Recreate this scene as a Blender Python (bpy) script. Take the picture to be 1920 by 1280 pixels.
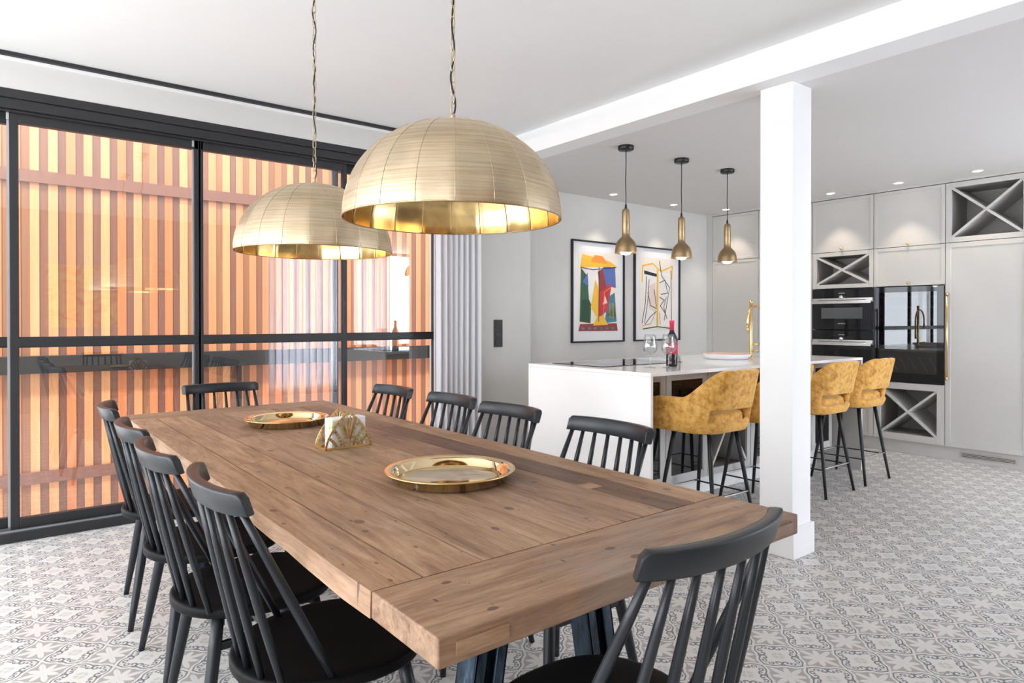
import bpy, bmesh, math, random
from math import sin, cos, pi, radians as R
from mathutils import Vector, Matrix

for o in list(bpy.data.objects):
    bpy.data.objects.remove(o, do_unlink=True)
S = bpy.context.scene
COL = S.collection

# ------------------------------------------------------------------ camera
cam_d = bpy.data.cameras.new('camera')
cam = bpy.data.objects.new('camera', cam_d)
COL.objects.link(cam)
cam.location = (0, 0, 1.25)
cam.rotation_euler = (R(90 - 0.32), 0, R(51.87 - 90))
cam_d.sensor_width = 36
cam_d.lens = 36 * 1244.03 / 1920
cam_d.shift_y = -(640 - 607.32) / 1920
cam_d.clip_start = 0.05
S.camera = cam

# ------------------------------------------------------------------ colour management
S.view_settings.view_transform = 'Standard'
S.view_settings.look = 'None'
S.view_settings.gamma = 1.0
S.view_settings.exposure = 0.22
S.view_settings.use_curve_mapping = False
S.cycles.max_bounces = 10
S.cycles.diffuse_bounces = 6
S.cycles.glossy_bounces = 5
S.cycles.transparent_max_bounces = 16
S.cycles.caustics_reflective = False
S.cycles.caustics_refractive = False
S.cycles.sample_clamp_indirect = 6
S.cycles.use_denoising = True

# ------------------------------------------------------------------ world, sun, daylight in the window openings
W = bpy.data.worlds.new('sky')
S.world = W
W.use_nodes = True
bg = W.node_tree.nodes['Background']
bg.inputs['Color'].default_value = (0.86, 0.93, 1.0, 1)
bg.inputs['Strength'].default_value = 4.0

def lamp(name, kind, loc, energy, color=(1, 1, 1), direction=None, **kw):
    d = bpy.data.lights.new(name, kind)
    d.energy = energy
    d.color = color
    for k, v in kw.items():
        setattr(d, k, v)
    o = bpy.data.objects.new(name, d)
    COL.objects.link(o)
    o.location = loc
    if direction is not None:
        o.rotation_euler = Vector(direction).to_track_quat('-Z', 'Y').to_euler()
    return o

lamp('sun', 'SUN', (0, 0, 8), 4.6, (1.0, 0.97, 0.93), (0.6, 0.36, -0.72), angle=R(5))
# daylight through the windows of the left and front walls (one per opening)
for y in (-0.20, 1.80, 3.55):
    lamp('daylight', 'AREA', (-2.52, y, 1.3), 48, (0.97, 0.98, 1.0), (1, 0, 0), shape='RECTANGLE', size=1.5, size_y=2.3)
lamp('daylight', 'AREA', (5.2, -1.57, 1.3), 175, (0.86, 0.92, 1.0), (0, 1, 0), shape='RECTANGLE', size=3.2, size_y=2.3)

# ------------------------------------------------------------------ helpers
def link(name, me, mat=None, parent=None):
    o = bpy.data.objects.new(name, me)
    COL.objects.link(o)
    if mat is not None:
        for m in (mat if isinstance(mat, (list, tuple)) else [mat]):
            me.materials.append(m)
    if parent is not None:
        o.parent = parent
    return o

def tag(o, label=None, cat=None, group=None, kind=None):
    if label: o['label'] = label
    if cat: o['category'] = cat
    if group: o['group'] = group
    if kind: o['kind'] = kind
    return o

def empty(name, loc=(0, 0, 0), rz=0, **kw):
    o = bpy.data.objects.new(name, None)
    COL.objects.link(o)
    o.location = loc
    o.rotation_euler = (0, 0, rz)
    o.empty_display_size = 0.1
    tag(o, **kw)
    return o

def copy_tree(o, parent=None):
    c = o.copy()
    COL.objects.link(c)
    if parent is not None:
        c.parent = parent
        c.matrix_parent_inverse = o.matrix_parent_inverse.copy()
    for ch in [x for x in list(COL.objects) if x.parent == o]:
        copy_tree(ch, c)
    return c

class MB:
    """collects shapes into ONE mesh"""
    def __init__(self):
        self.bm = bmesh.new()
    def box(self, x0, x1, y0, y1, z0, z1, mi=0, M=None):
        vs = [self.bm.verts.new(Vector((x, y, z))) for x in (x0, x1) for y in (y0, y1) for z in (z0, z1)]
        if M is not None:
            for v in vs: v.co = M @ v.co
        fs = []
        for idx in ((0, 1, 3, 2), (4, 6, 7, 5), (0, 4, 5, 1), (2, 3, 7, 6), (0, 2, 6, 4), (1, 5, 7, 3)):
            f = self.bm.faces.new([vs[i] for i in idx]); f.material_index = mi; fs.append(f)
        return vs
    def tube(self, pts, r, n=12, mi=0, caps=True, closed=False):
        pts = [Vector(p) for p in pts]
        if not isinstance(r, (list, tuple)): r = [r] * len(pts)
        rings = []
        up = None
        N = len(pts)
        for i, p in enumerate(pts):
            if closed: t = pts[(i + 1) % N] - pts[i - 1]
            else: t = pts[min(i + 1, N - 1)] - pts[max(i - 1, 0)]
            t.normalize()
            if up is None:
                a = Vector((0, 0, 1)) if abs(t.z) < 0.9 else Vector((1, 0, 0))
                up = t.cross(a).normalized()
            up = (up - t * up.dot(t)).normalized()
            b = t.cross(up)
            rings.append([self.bm.verts.new(p + (up * cos(2 * pi * k / n) + b * sin(2 * pi * k / n)) * r[i]) for k in range(n)])
        M_ = N if closed else N - 1
        for i in range(M_):
            A, B = rings[i], rings[(i + 1) % N]
            for k in range(n):
                f = self.bm.faces.new((A[k], A[(k + 1) % n], B[(k + 1) % n], B[k])); f.material_index = mi; f.smooth = True
        if caps and not closed:
            f = self.bm.faces.new(rings[0][::-1]); f.material_index = mi
            f = self.bm.faces.new(rings[-1]); f.material_index = mi
        return self
    def lathe(self, prof, n=32, c=(0, 0, 0), mi=0, axis='Z', ang0=0.0):
        """prof: list of (radius, height); closed where radius is 0"""
        rings = []
        for r, z in prof:
            if r < 1e-6:
                rings.append([self.bm.verts.new(self._ax((0, 0, z), axis, c))])
            else:
                rings.append([self.bm.verts.new(self._ax((r * cos(ang0 + 2 * pi * k / n), r * sin(ang0 + 2 * pi * k / n), z), axis, c)) for k in range(n)])
        for A, B in zip(rings, rings[1:]):
            for k in range(n):
                k2 = (k + 1) % n
                if len(A) == 1 and len(B) == 1: continue
                if len(A) == 1: vs = (A[0], B[k], B[k2])
                elif len(B) == 1: vs = (A[k], A[k2], B[0])
                else: vs = (A[k], A[k2], B[k2], B[k])
                f = self.bm.faces.new(vs); f.material_index = mi; f.smooth = True
        return self
    def _ax(self, p, axis, c):
        x, y, z = p
        if axis == 'X': x, y, z = z, x, y
        if axis == 'Y': x, y, z = y, z, x
        return Vector((x + c[0], y + c[1], z + c[2]))
    def poly(self, pts, mi=0):
        f = self.bm.faces.new([self.bm.verts.new(Vector(p)) for p in pts]); f.material_index = mi
        return f
    def prism(self, pts2, y0, y1, plane='XZ', mi=0):
        """extrude a 2D outline: plane XZ extrudes along Y, XY along Z, YZ along X"""
        def P(p, d):
            if plane == 'XZ': return Vector((p[0], d, p[1]))
            if plane == 'XY': return Vector((p[0], p[1], d))
            return Vector((d, p[0], p[1]))
        A = [self.bm.verts.new(P(p, y0)) for p in pts2]
        B = [self.bm.verts.new(P(p, y1)) for p in pts2]
        n = len(pts2)
        fs = [self.bm.faces.new(A), self.bm.faces.new(B[::-1])]
        for i in range(n):
            fs.append(self.bm.faces.new((A[i], B[i], B[(i + 1) % n], A[(i + 1) % n])))
        for f in fs: f.material_index = mi
        return self
    def strip(self, pts2, w, y0, y1, plane='XZ', mi=0):
        """flat bar of width w following a 2D polyline, extruded"""
        for a, b in zip(pts2, pts2[1:]):
            a = Vector(a); b = Vector(b); t = (b - a).normalized(); nn = Vector((-t.y, t.x)) * w / 2
            e = t * w * 0.25
            self.prism([a - nn - e, b - nn + e, b + nn + e, a + nn - e], y0, y1, plane, mi)
        return self
    def build(self, name, mat, parent=None, bevel=0, seg=2, smooth=None, loc=None, rz=None):
        bm = self.bm
        bmesh.ops.recalc_face_normals(bm, faces=bm.faces)
        me = bpy.data.meshes.new(name)
        bm.to_mesh(me); bm.free()
        o = link(name, me, mat, parent)
        if loc is not None: o.location = loc
        if rz is not None: o.rotation_euler = (0, 0, rz)
        if bevel:
            m = o.modifiers.new('bevel', 'BEVEL'); m.width = bevel; m.segments = seg; m.limit_method = 'ANGLE'; m.angle_limit = R(40)
            m.harden_normals = False
            for p in me.polygons: p.use_smooth = True
            try: me.set_sharp_from_angle(angle=R(50))
            except Exception: pass
        elif smooth:
            for p in me.polygons: p.use_smooth = True
            me.set_sharp_from_angle(angle=R(smooth))
        return o

def bx(name, x0, x1, y0, y1, z0, z1, mat, parent=None, bevel=0):
    b = MB(); b.box(x0, x1, y0, y1, z0, z1)
    return b.build(name, mat, parent, bevel)

# ------------------------------------------------------------------ materials
class X:
    """tiny arithmetic -> shader nodes"""
    nt = None
    def __init__(s, v): s.v = v
    @staticmethod
    def m(op, *a, clamp=False):
        n = X.nt.nodes.new('ShaderNodeMath'); n.operation = op; n.use_clamp = clamp
        for i, q in enumerate(a):
            q = q.v if isinstance(q, X) else q
            if isinstance(q, (int, float)): n.inputs[i].default_value = q
            else: X.nt.links.new(q, n.inputs[i])
        return X(n.outputs[0])
    def __add__(s, o): return X.m('ADD', s, o)
    __radd__ = __add__
    def __sub__(s, o): return X.m('SUBTRACT', s, o)
    def __rsub__(s, o): return X.m('SUBTRACT', o, s)
    def __mul__(s, o): return X.m('MULTIPLY', s, o)
    __rmul__ = __mul__
    def __truediv__(s, o): return X.m('DIVIDE', s, o)
def xabs(a): return X.m('ABSOLUTE', a)
def xmin(a, b): return X.m('MINIMUM', a, b)
def xmax(a, b): return X.m('MAXIMUM', a, b)
def xlt(a, b, w=0.006):   # soft step: 1 where a < b
    return X.m('MULTIPLY_ADD', (X.m('SUBTRACT', b, a)), 1.0 / w, 0.5, clamp=True)
def xlen(a, b): return X.m('SQRT', a * a + b * b)

def newmat(name):
    m = bpy.data.materials.new(name); m.use_nodes = True
    nt = m.node_tree; X.nt = nt
    return m, nt, nt.nodes['Principled BSDF']

def coords(nt, kind='Object', scale=(1, 1, 1), rot=(0, 0, 0)):
    tc = nt.nodes.new('ShaderNodeTexCoord')
    mp = nt.nodes.new('ShaderNodeMapping')
    mp.inputs['Scale'].default_value = scale
    mp.inputs['Rotation'].default_value = rot
    nt.links.new(tc.outputs[kind], mp.inputs['Vector'])
    return mp.outputs[0]

def noise(nt, vec, scale, detail=3, rough=0.55, dist=0.0):
    n = nt.nodes.new('ShaderNodeTexNoise')
    n.inputs['Scale'].default_value = scale; n.inputs['Detail'].default_value = detail
    n.inputs['Roughness'].default_value = rough; n.inputs['Distortion'].default_value = dist
    if vec is not None: nt.links.new(vec, n.inputs['Vector'])
    return n.outputs['Fac']

def ramp(nt, fac, stops):
    r = nt.nodes.new('ShaderNodeValToRGB')
    e = r.color_ramp.elements
    while len(e) < len(stops): e.new(0.5)
    for i, (p, c) in enumerate(stops):
        e[i].position = p; e[i].color = (*c, 1) if len(c) == 3 else c
    nt.links.new(fac, r.inputs[0])
    return r.outputs[0]

def mix(nt, fac, a, b, mode='MIX'):
    n = nt.nodes.new('ShaderNodeMix'); n.data_type = 'RGBA'; n.blend_type = mode
    for sock, q in ((n.inputs[0], fac), (n.inputs[6], a), (n.inputs[7], b)):
        q = q.v if isinstance(q, X) else q
        if isinstance(q, (int, float)): sock.default_value = q
        elif isinstance(q, tuple): sock.default_value = (*q, 1) if len(q) == 3 else q
        else: nt.links.new(q, sock)
    return n.outputs[2]

def bump(nt, bs, h, strength=0.2, dist=0.002):
    b = nt.nodes.new('ShaderNodeBump'); b.inputs['Strength'].default_value = strength; b.inputs['Distance'].default_value = dist
    nt.links.new(h, b.inputs['Height']); nt.links.new(b.outputs[0], bs.inputs['Normal'])

def plain(name, col, rough=0.5, metal=0.0, var=0.04, nscale=6, bmp=0.0, spec=0.5, sheen=0.0, coat=0.0):
    m, nt, bs = newmat(name)
    v = coords(nt)
    f = noise(nt, v, nscale)
    lo = tuple(max(0, c * (1 - var)) for c in col); hi = tuple(min(1, c * (1 + var)) for c in col)
    nt.links.new(ramp(nt, f, [(0.3, lo), (0.7, hi)]), bs.inputs['Base Color'])
    bs.inputs['Roughness'].default_value = rough
    bs.inputs['Metallic'].default_value = metal
    bs.inputs['Specular IOR Level'].default_value = spec
    if sheen: bs.inputs['Sheen Weight'].default_value = sheen
    if coat: bs.inputs['Coat Weight'].default_value = coat; bs.inputs['Coat Roughness'].default_value = 0.05
    if bmp: bump(nt, bs, noise(nt, v, nscale * 12), bmp)
    return m

def emissive(name, col, s):
    m, nt, bs = newmat(name)
    bs.inputs['Base Color'].default_value = (*col, 1)
    bs.inputs['Emission Color'].default_value = (*col, 1)
    bs.inputs['Emission Strength'].default_value = s
    return m

M_wall = plain('wall_paint_grey', (0.61, 0.605, 0.59), 0.85, var=0.01)
M_white = plain('white_paint', (0.86, 0.86, 0.86), 0.75, var=0.008)
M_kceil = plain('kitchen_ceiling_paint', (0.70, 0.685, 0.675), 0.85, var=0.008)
M_frontwall = plain('taupe_wall_paint', (0.34, 0.30, 0.26), 0.85, var=0.01)
M_out = plain('outside_paint', (0.7, 0.7, 0.68), 0.9)
M_black = plain('black_aluminium', (0.022, 0.023, 0.026), 0.42, var=0.1, spec=0.4)
M_track = plain('black_track', (0.02, 0.021, 0.024), 0.5)
M_alu = plain('bare_aluminium', (0.55, 0.57, 0.6), 0.35, 0.9)
M_chair = plain('black_chair_lacquer', (0.012, 0.015, 0.020), 0.36, var=0.12, nscale=14, bmp=0.02, spec=0.42)
M_seat = plain('black_seat_lacquer', (0.004, 0.004, 0.0045), 0.5, var=0.2, nscale=14, spec=0.12)
M_cab = plain('greige_cabinet_lacquer', (0.56, 0.55, 0.53), 0.45, var=0.012)
M_cabin = plain('cabinet_inside', (0.36, 0.345, 0.325), 0.6, var=0.02)
M_quartz = plain('white_quartz', (0.90, 0.90, 0.895), 0.10, var=0.01, spec=0.5)
M_steel = plain('brushed_steel', (0.62, 0.60, 0.58), 0.3, 1.0, var=0.06, nscale=30)
M_bglass = plain('black_glass', (0.006, 0.007, 0.009), 0.03, var=0.1, spec=0.6)
M_dark = plain('dark_interior', (0.03, 0.03, 0.033), 0.4)
M_bmetal = plain('black_metal', (0.015, 0.016, 0.018), 0.4, 0.3)
M_chrome = plain('chrome', (0.75, 0.75, 0.76), 0.18, 1.0)
M_bulb = emissive('lit_bulb', (1.0, 0.86, 0.66), 9)
M_spot = emissive('lit_downlight', (1.0, 0.9, 0.78), 14)
M_bulb_off = plain('frosted_bulb', (0.85, 0.82, 0.75), 0.3)
M_paper = plain('print_paper', (0.78, 0.78, 0.81), 0.5, var=0.01)
M_cream = plain('print_cream', (0.80, 0.74, 0.66), 0.6, var=0.03)

def brass(name, col, rough, blotch=0.25, streak=False):
    m, nt, bs = newmat(name)
    v = coords(nt)
    f = noise(nt, v, 7, 4, 0.6, 0.4)
    lo = tuple(c * (1 - blotch) for c in col)
    c = ramp(nt, f, [(0.35, lo), (0.6, col)])
    bs.inputs['Metallic'].default_value = 1.0
    if streak:
        v2 = coords(nt, scale=(1.2, 1.2, 55))
        g = noise(nt, v2, 3, 2, 0.5)
        c = mix(nt, 0.55, c, ramp(nt, g, [(0.3, (0.62, 0.5, 0.33)), (0.65, (1, 1, 1))]), 'MULTIPLY')
    nt.links.new(c, bs.inputs['Base Color'])
    rr = nt.nodes.new('ShaderNodeMapRange')
    rr.inputs['To Min'].default_value = rough * 0.75; rr.inputs['To Max'].default_value = rough * 1.4
    nt.links.new(f, rr.inputs['Value']); nt.links.new(rr.outputs[0], bs.inputs['Roughness'])
    bump(nt, bs, noise(nt, v, 5, 2), 0.25, 0.01)
    return m
M_brass_out = brass('aged_brass_outside', (0.66, 0.55, 0.40), 0.40, 0.18, True)
M_brass_in = brass('gold_inside', (0.86, 0.62, 0.28), 0.16, 0.45)
M_brass_tray = brass('polished_brass', (0.88, 0.70, 0.42), 0.08, 0.12)
M_brass_k = brass('antique_brass', (0.50, 0.36, 0.20), 0.3, 0.25)
M_brass = plain('satin_brass', (0.80, 0.56, 0.24), 0.25, 1.0, var=0.05)
M_chainm = plain('chain_brass', (0.55, 0.45, 0.30), 0.35, 1.0)

def velvet():
    m, nt, bs = newmat('mustard_velvet')
    v = coords(nt)
    f = noise(nt, v, 26, 6, 0.72, 0.2)
    f2 = noise(nt, v, 6, 3, 0.5, 0.2)
    c = mix(nt, X.m('MULTIPLY', f2, 0.55), ramp(nt, f, [(0.36, (0.30, 0.12, 0.018)), (0.47, (0.58, 0.29, 0.05)), (0.62, (0.80, 0.47, 0.13))]), (0.64, 0.34, 0.07))
    nt.links.new(c, bs.inputs['Base Color'])
    bs.inputs['Roughness'].default_value = 0.7
    bs.inputs['Sheen Weight'].default_value = 0.7
    bs.inputs['Sheen Roughness'].default_value = 0.35
    bs.inputs['Sheen Tint'].default_value = (1.0, 0.75, 0.4, 1)
    bump(nt, bs, f, 0.25, 0.004)
    return m
M_velvet = velvet()

def tablewood(name, axis):
    m, nt, bs = newmat(name)
    sc = (11, 1.1, 11) if axis == 'Y' else (1.1, 11, 11)
    v0 = coords(nt, scale=sc)
    at = nt.nodes.new('ShaderNodeAttribute'); at.attribute_name = 'tone'
    add = nt.nodes.new('ShaderNodeVectorMath'); add.operation = 'MULTIPLY_ADD'
    nt.links.new(at.outputs['Fac'], add.inputs[0]); add.inputs[1].default_value = (37, 21, 13)
    nt.links.new(v0, add.inputs[2])
    v = add.outputs[0]
    f = noise(nt, v, 2.0, 8, 0.66, 1.1)
    g = noise(nt, v, 8, 6, 0.75, 0.4)
    c = ramp(nt, f, [(0.24, (0.13, 0.072, 0.045)), (0.42, (0.285, 0.165, 0.098)), (0.56, (0.385, 0.24, 0.145)), (0.78, (0.48, 0.335, 0.23))])
    c = mix(nt, 0.6, c, ramp(nt, g, [(0.34, (0.45, 0.42, 0.41)), (0.50, (0.92, 0.92, 0.92)), (0.6, (1.05, 1.05, 1.05))]), 'MULTIPLY')
    # plank tone
    t = ramp(nt, at.outputs['Fac'], [(0.0, (0.42, 0.35, 0.34)), (0.5, (1, 1, 1)), (1.0, (1.3, 1.22, 1.1))])
    c = mix(nt, 1.0, c, t, 'MULTIPLY')
    # dark grimy patches and a greyish worn film
    v2 = coords(nt, scale=(2.2, 1, 1) if axis == 'Y' else (1, 2.2, 1))
    w = noise(nt, v2, 2.0, 5, 0.65)
    c = mix(nt, X.m('MULTIPLY', X(ramp(nt, w, [(0.28, (1, 1, 1)), (0.44, (0, 0, 0))])), 0.55), c, (0.10, 0.062, 0.050))
    c = mix(nt, X.m('MULTIPLY', X(ramp(nt, w, [(0.5, (0, 0, 0)), (0.72, (1, 1, 1))])), 0.30 if axis == 'Y' else 0.6), c, (0.27, 0.215, 0.18))
    # knots and nail marks
    vo = nt.nodes.new('ShaderNodeTexVoronoi'); vo.voronoi_dimensions = '2D'; vo.inputs['Scale'].default_value = 5.5
    nt.links.new(coords(nt, scale=(1.5, 1, 1) if axis == 'Y' else (1, 1.5, 1)), vo.inputs['Vector'])
    vs = nt.nodes.new('ShaderNodeSeparateColor'); nt.links.new(vo.outputs['Color'], vs.inputs[0])
    X.nt = nt
    k = xlt(X(vo.outputs['Distance']), X(vs.outputs[0]) * 0.22 - 0.115, 0.02)
    c = mix(nt, k * 0.7, c, (0.065, 0.035, 0.026))
    vo = nt.nodes.new('ShaderNodeTexVoronoi'); vo.voronoi_dimensions = '2D'; vo.inputs['Scale'].default_value = 9.0
    nt.links.new(coords(nt, scale=(2.4, 1, 1), rot=(0, 0, 0.3)), vo.inputs['Vector'])
    vs = nt.nodes.new('ShaderNodeSeparateColor'); nt.links.new(vo.outputs['Color'], vs.inputs[0])
    k = xlt(X(vo.outputs['Distance']), X(vs.outputs[1]) * 0.22 - 0.14, 0.02)
    c = mix(nt, k * 0.75, c, (0.045, 0.03, 0.025))
    nt.links.new(c, bs.inputs['Base Color'])
    bs.inputs['Roughness'].default_value = 0.5
    bs.inputs['Specular IOR Level'].default_value = 0.4
    h = mix(nt, 0.5, f, g)
    bump(nt, bs, h, 0.35, 0.003)
    return m
M_wy = tablewood('reclaimed_wood_lengthwise', 'Y')
M_wx = tablewood('reclaimed_wood_crosswise', 'X')

def slatwood(name, stops, vs=1.0):
    m, nt, bs = newmat(name)
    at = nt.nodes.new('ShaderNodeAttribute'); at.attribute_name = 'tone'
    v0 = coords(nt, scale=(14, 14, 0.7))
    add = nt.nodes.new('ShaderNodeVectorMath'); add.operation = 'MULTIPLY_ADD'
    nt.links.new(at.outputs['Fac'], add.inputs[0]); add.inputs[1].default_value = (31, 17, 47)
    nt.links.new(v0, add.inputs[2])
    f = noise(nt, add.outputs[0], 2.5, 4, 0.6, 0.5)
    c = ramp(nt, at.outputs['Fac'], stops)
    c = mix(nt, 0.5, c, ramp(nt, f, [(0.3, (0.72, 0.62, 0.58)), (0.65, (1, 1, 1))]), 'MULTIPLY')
    nt.links.new(c, bs.inputs['Base Color'])
    bs.inputs['Roughness'].default_value = 0.6
    return m
M_slat_l = slatwood('light_cedar', [(0.0, (0.66, 0.20, 0.07)), (0.35, (0.72, 0.27, 0.11)), (0.7, (0.76, 0.33, 0.14)), (1.0, (0.80, 0.39, 0.17))])
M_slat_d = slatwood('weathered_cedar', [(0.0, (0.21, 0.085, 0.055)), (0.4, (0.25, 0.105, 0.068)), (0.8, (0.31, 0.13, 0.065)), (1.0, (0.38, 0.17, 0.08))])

def floor_mat():
    m, nt, bs = newmat('patterned_cement_tiles')
    X.nt = nt
    tc = nt.nodes.new('ShaderNodeTexCoord')
    sp = nt.nodes.new('ShaderNodeSeparateXYZ'); nt.links.new(tc.outputs['Object'], sp.inputs[0])
    P = 0.206
    px = X(sp.outputs[0]); py = X(sp.outputs[1])
    fx = X.m('FRACT', (px - 0.141 + P * 20) / P + 0.5) - 0.5     # -0.5..0.5, 0 = star centre
    fy = X.m('FRACT', (py - 0.195 + P * 40) / P + 0.5) - 0.5
    ax = xabs(fx); ay = xabs(fy)
    a = xmax(ax, ay); b = xmin(ax, ay)
    s = a + b; t = a - b
    # ogee boundary of the star field
    bd = 0.462 + 0.055 * (X.m('COSINE', t * (4 * pi)) * 0.5 + 0.5) - 0.025 * xlt(t, 0.05, 0.06)
    fill = xlt(s, bd - 0.060, 0.012)
    dline = xlt(xabs(s - bd - 0.024), 0.0185, 0.010)
    # leaves of the star
    def leaf(l, c, cen, hl, hw):
        return xlt(xlen((l - cen) / hl, c / hw), 1.0, 0.25)
    r2 = 0.70710678
    lf = leaf(a, b, 0.200, 0.165, 0.050)
    ld = leaf((a + b) * r2, (a - b) * r2, 0.150, 0.130, 0.054)
    ce = xlt(xlen(a, b), 0.055, 0.02)
    star = xmax(xmax(lf, ld), ce)
    grey = fill * (1 - star)
    # scrolls: paired curls hanging on the outline, a small cross in the middle, pale lenses at the tips
    cx, cy = 0.348, 0.262
    da, db = a - cx, b - cy
    rr = xlen(da, db)
    c1 = xlt(xabs(rr - 0.056), 0.0150, 0.010) * (1 - xlt(0.012, da - db, 0.012) * xlt(da + db, 0.030, 0.012))
    dot = xlt(xlen(da - 0.024, db + 0.014), 0.020, 0.012)
    ea, eb = a - 0.436, b - 0.176
    c2 = xlt(xabs(xlen(ea, eb) - 0.040), 0.0130, 0.010) * (1 - xlt(0.010, ea, 0.012) * xlt(0.0, eb, 0.012))
    dot2 = xlt(xlen(ea - 0.012, eb - 0.022), 0.015, 0.012)
    dark = xmax(xmax(dline, c1), xmax(xmax(dot, c2), dot2))
    u = 0.5 - a; w_ = 0.5 - b
    cross = xlt(xlen(u / 0.11, w_ / 0.11), 1.0, 0.3) * xlt(0.016, xabs(u - w_), 0.012)
    lens = xlt(xlen((0.5 - a) / 0.020, (b - 0.105) / 0.045), 1.0, 0.3)
    pale = xmax(cross, lens)
    wear = noise(nt, tc.outputs['Object'], 1.7, 4, 0.6)
    col = mix(nt, 0.0, (0.71, 0.695, 0.67), (0.71, 0.695, 0.67))
    col = mix(nt, pale * 0.55, col, (0.44, 0.45, 0.42))
    col = mix(nt, grey, col, (0.40, 0.38, 0.37))
    col = mix(nt, dark, col, (0.155, 0.17, 0.20))
    # joints run through the middle of the stars
    jo = xlt(xmin(ax, ay), 0.0045, 0.004)
    col = mix(nt, jo * 0.35, col, (0.50, 0.48, 0.45))
    col = mix(nt, 0.30, col, ramp(nt, wear, [(0.3, (0.82, 0.80, 0.78)), (0.7, (1, 1, 1))]), 'MULTIPLY')
    nt.links.new(col, bs.inputs['Base Color'])
    bs.inputs['Roughness'].default_value = 0.36
    bs.inputs['Specular IOR Level'].default_value = 0.35
    return m
M_floor = floor_mat()

def pane_mat(name, tint=(1, 1, 1), f0=0.04, rough=0.0):
    """clear pane: see through, with the mirror image of the room in it"""
    m = bpy.data.materials.new(name); m.use_nodes = True
    nt = m.node_tree; nt.nodes.clear(); X.nt = nt
    out = nt.nodes.new('ShaderNodeOutputMaterial')
    tr = nt.nodes.new('ShaderNodeBsdfTransparent'); tr.inputs[0].default_value = (*tint, 1)
    gl = nt.nodes.new('ShaderNodeBsdfGlossy'); gl.inputs['Roughness'].default_value = rough
    lw = nt.nodes.new('ShaderNodeLayerWeight'); lw.inputs[0].default_value = 0.5
    f5 = X.m('POWER', X(lw.outputs['Facing']), 5.0)
    fac = f5 * (1 - f0) + f0
    mx = nt.nodes.new('ShaderNodeMixShader')
    nt.links.new(fac.v, mx.inputs[0])
    nt.links.new(tr.outputs[0], mx.inputs[1]); nt.links.new(gl.outputs[0], mx.inputs[2])
    nt.links.new(mx.outputs[0], out.inputs[0])
    return m
M_pane = pane_mat('double_glazing', (0.98, 0.985, 0.985), 0.19)
M_tintpane = pane_mat('dark_tinted_glass', (0.35, 0.37, 0.41), 0.14)
M_glassware = pane_mat('clear_glassware', (0.93, 0.945, 0.95), 0.14)

def curtain_mat():
    m = bpy.data.materials.new('white_voile'); m.use_nodes = True
    nt = m.node_tree; nt.nodes.clear()
    out = nt.nodes.new('ShaderNodeOutputMaterial')
    d = nt.nodes.new('ShaderNodeBsdfDiffuse'); t = nt.nodes.new('ShaderNodeBsdfTranslucent'); mx = nt.nodes.new('ShaderNodeMixShader')
    f = noise(nt, coords(nt), 400, 1)
    c = ramp(nt, f, [(0.3, (0.90, 0.90, 0.93)), (0.7, (0.95, 0.95, 0.97))])
    nt.links.new(c, d.inputs[0]); nt.links.new(c, t.inputs[0])
    mx.inputs[0].default_value = 0.5
    nt.links.new(d.outputs[0], mx.inputs[1]); nt.links.new(t.outputs[0], mx.inputs[2]); nt.links.new(mx.outputs[0], out.inputs[0])
    return m
M_curtain = curtain_mat()

def set_tone(o, tones):
    """per-face float attribute: tones[i] for every 6-face box i"""
    me = o.data
    at = me.attributes.new('tone', 'FLOAT', 'FACE')
    at.data.foreach_set('value', tones)

# ================================================================== SETTING
ST = dict(kind='structure')
def st(o): return tag(o, kind='structure')
XL, XR, YF, YW, YP, HC, HK = -2.5, 6.75, -1.55, 4.66, 4.80, 2.745, 2.5
st(bx('floor', XL, 7.35, YF, 4.95, -0.2, 0, M_floor))
st(bx('ceiling', XL, 3.36, YF, 4.95, HC, HC + 0.15, M_white))
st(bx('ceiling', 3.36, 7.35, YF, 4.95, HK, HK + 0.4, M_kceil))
b = MB(); b.box(3.18, 3.36, YF, 4.80, HK, 2.607); b.box(3.355, 3.3601, YF, 4.80, 2.60, HC)
st(b.build('trim_1', M_white))
# window wall: lintel above the sliding doors, then the solid piece beside them
b = MB()
b.box(XL, 3.18, YW, 4.95, 2.545, HC)
b.box(3.18, 3.87, YW, 4.95, 2.4, HK)
b.box(2.98, 3.87, YW, 4.95, 0, 2.545)
b.box(XL, -1.9, YW, 4.95, 0, 2.545)
b.bm.verts.ensure_lookup_table()
st(b.build('wall_left', M_wall))
st(bx('wall_back', 3.87, 7.35, YP, 4.95, 0, HK, M_wall))
st(bx('wall_right', 7.25, 7.35, YF, YP, 0, HK, M_wall))
# walls behind the camera with their window openings
b = MB()
for a0, a1 in ((YF - 0.15, -1.0), (0.60, 1.0), (2.60, 2.75), (4.35, 4.66)): b.box(XL - 0.15, XL, a0, a1, 0.0, HC)
b.box(XL - 0.15, XL, -1.0, 4.35, 2.45, HC); b.box(XL - 0.15, XL, -1.0, 4.35, 0, 0.12)
st(b.build('wall_side', M_wall))
b = MB()
b.box(-2.5, 3.55, YF - 0.15, YF, 0, HC); b.box(6.85, 7.35, YF - 0.15, YF, 0, HK)
b.box(3.55, 6.85, YF - 0.15, YF, 2.45, HK); b.box(3.55, 6.85, YF - 0.15, YF, 0, 0.06)
st(b.build('wall_front', M_frontwall))
st(bx('added_sun_blocker', -3.9, XL - 0.15, -2.9, 4.95, 2.55, 2.65, M_out))  # unseen slab added to keep direct sun out of the side windows
st(bx('added_sun_blocker', XL - 0.15, 8.5, -2.9, YF - 0.15, 2.55, 2.65, M_out))  # same added slab, blocks sun above the front window
k = 1
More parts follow.
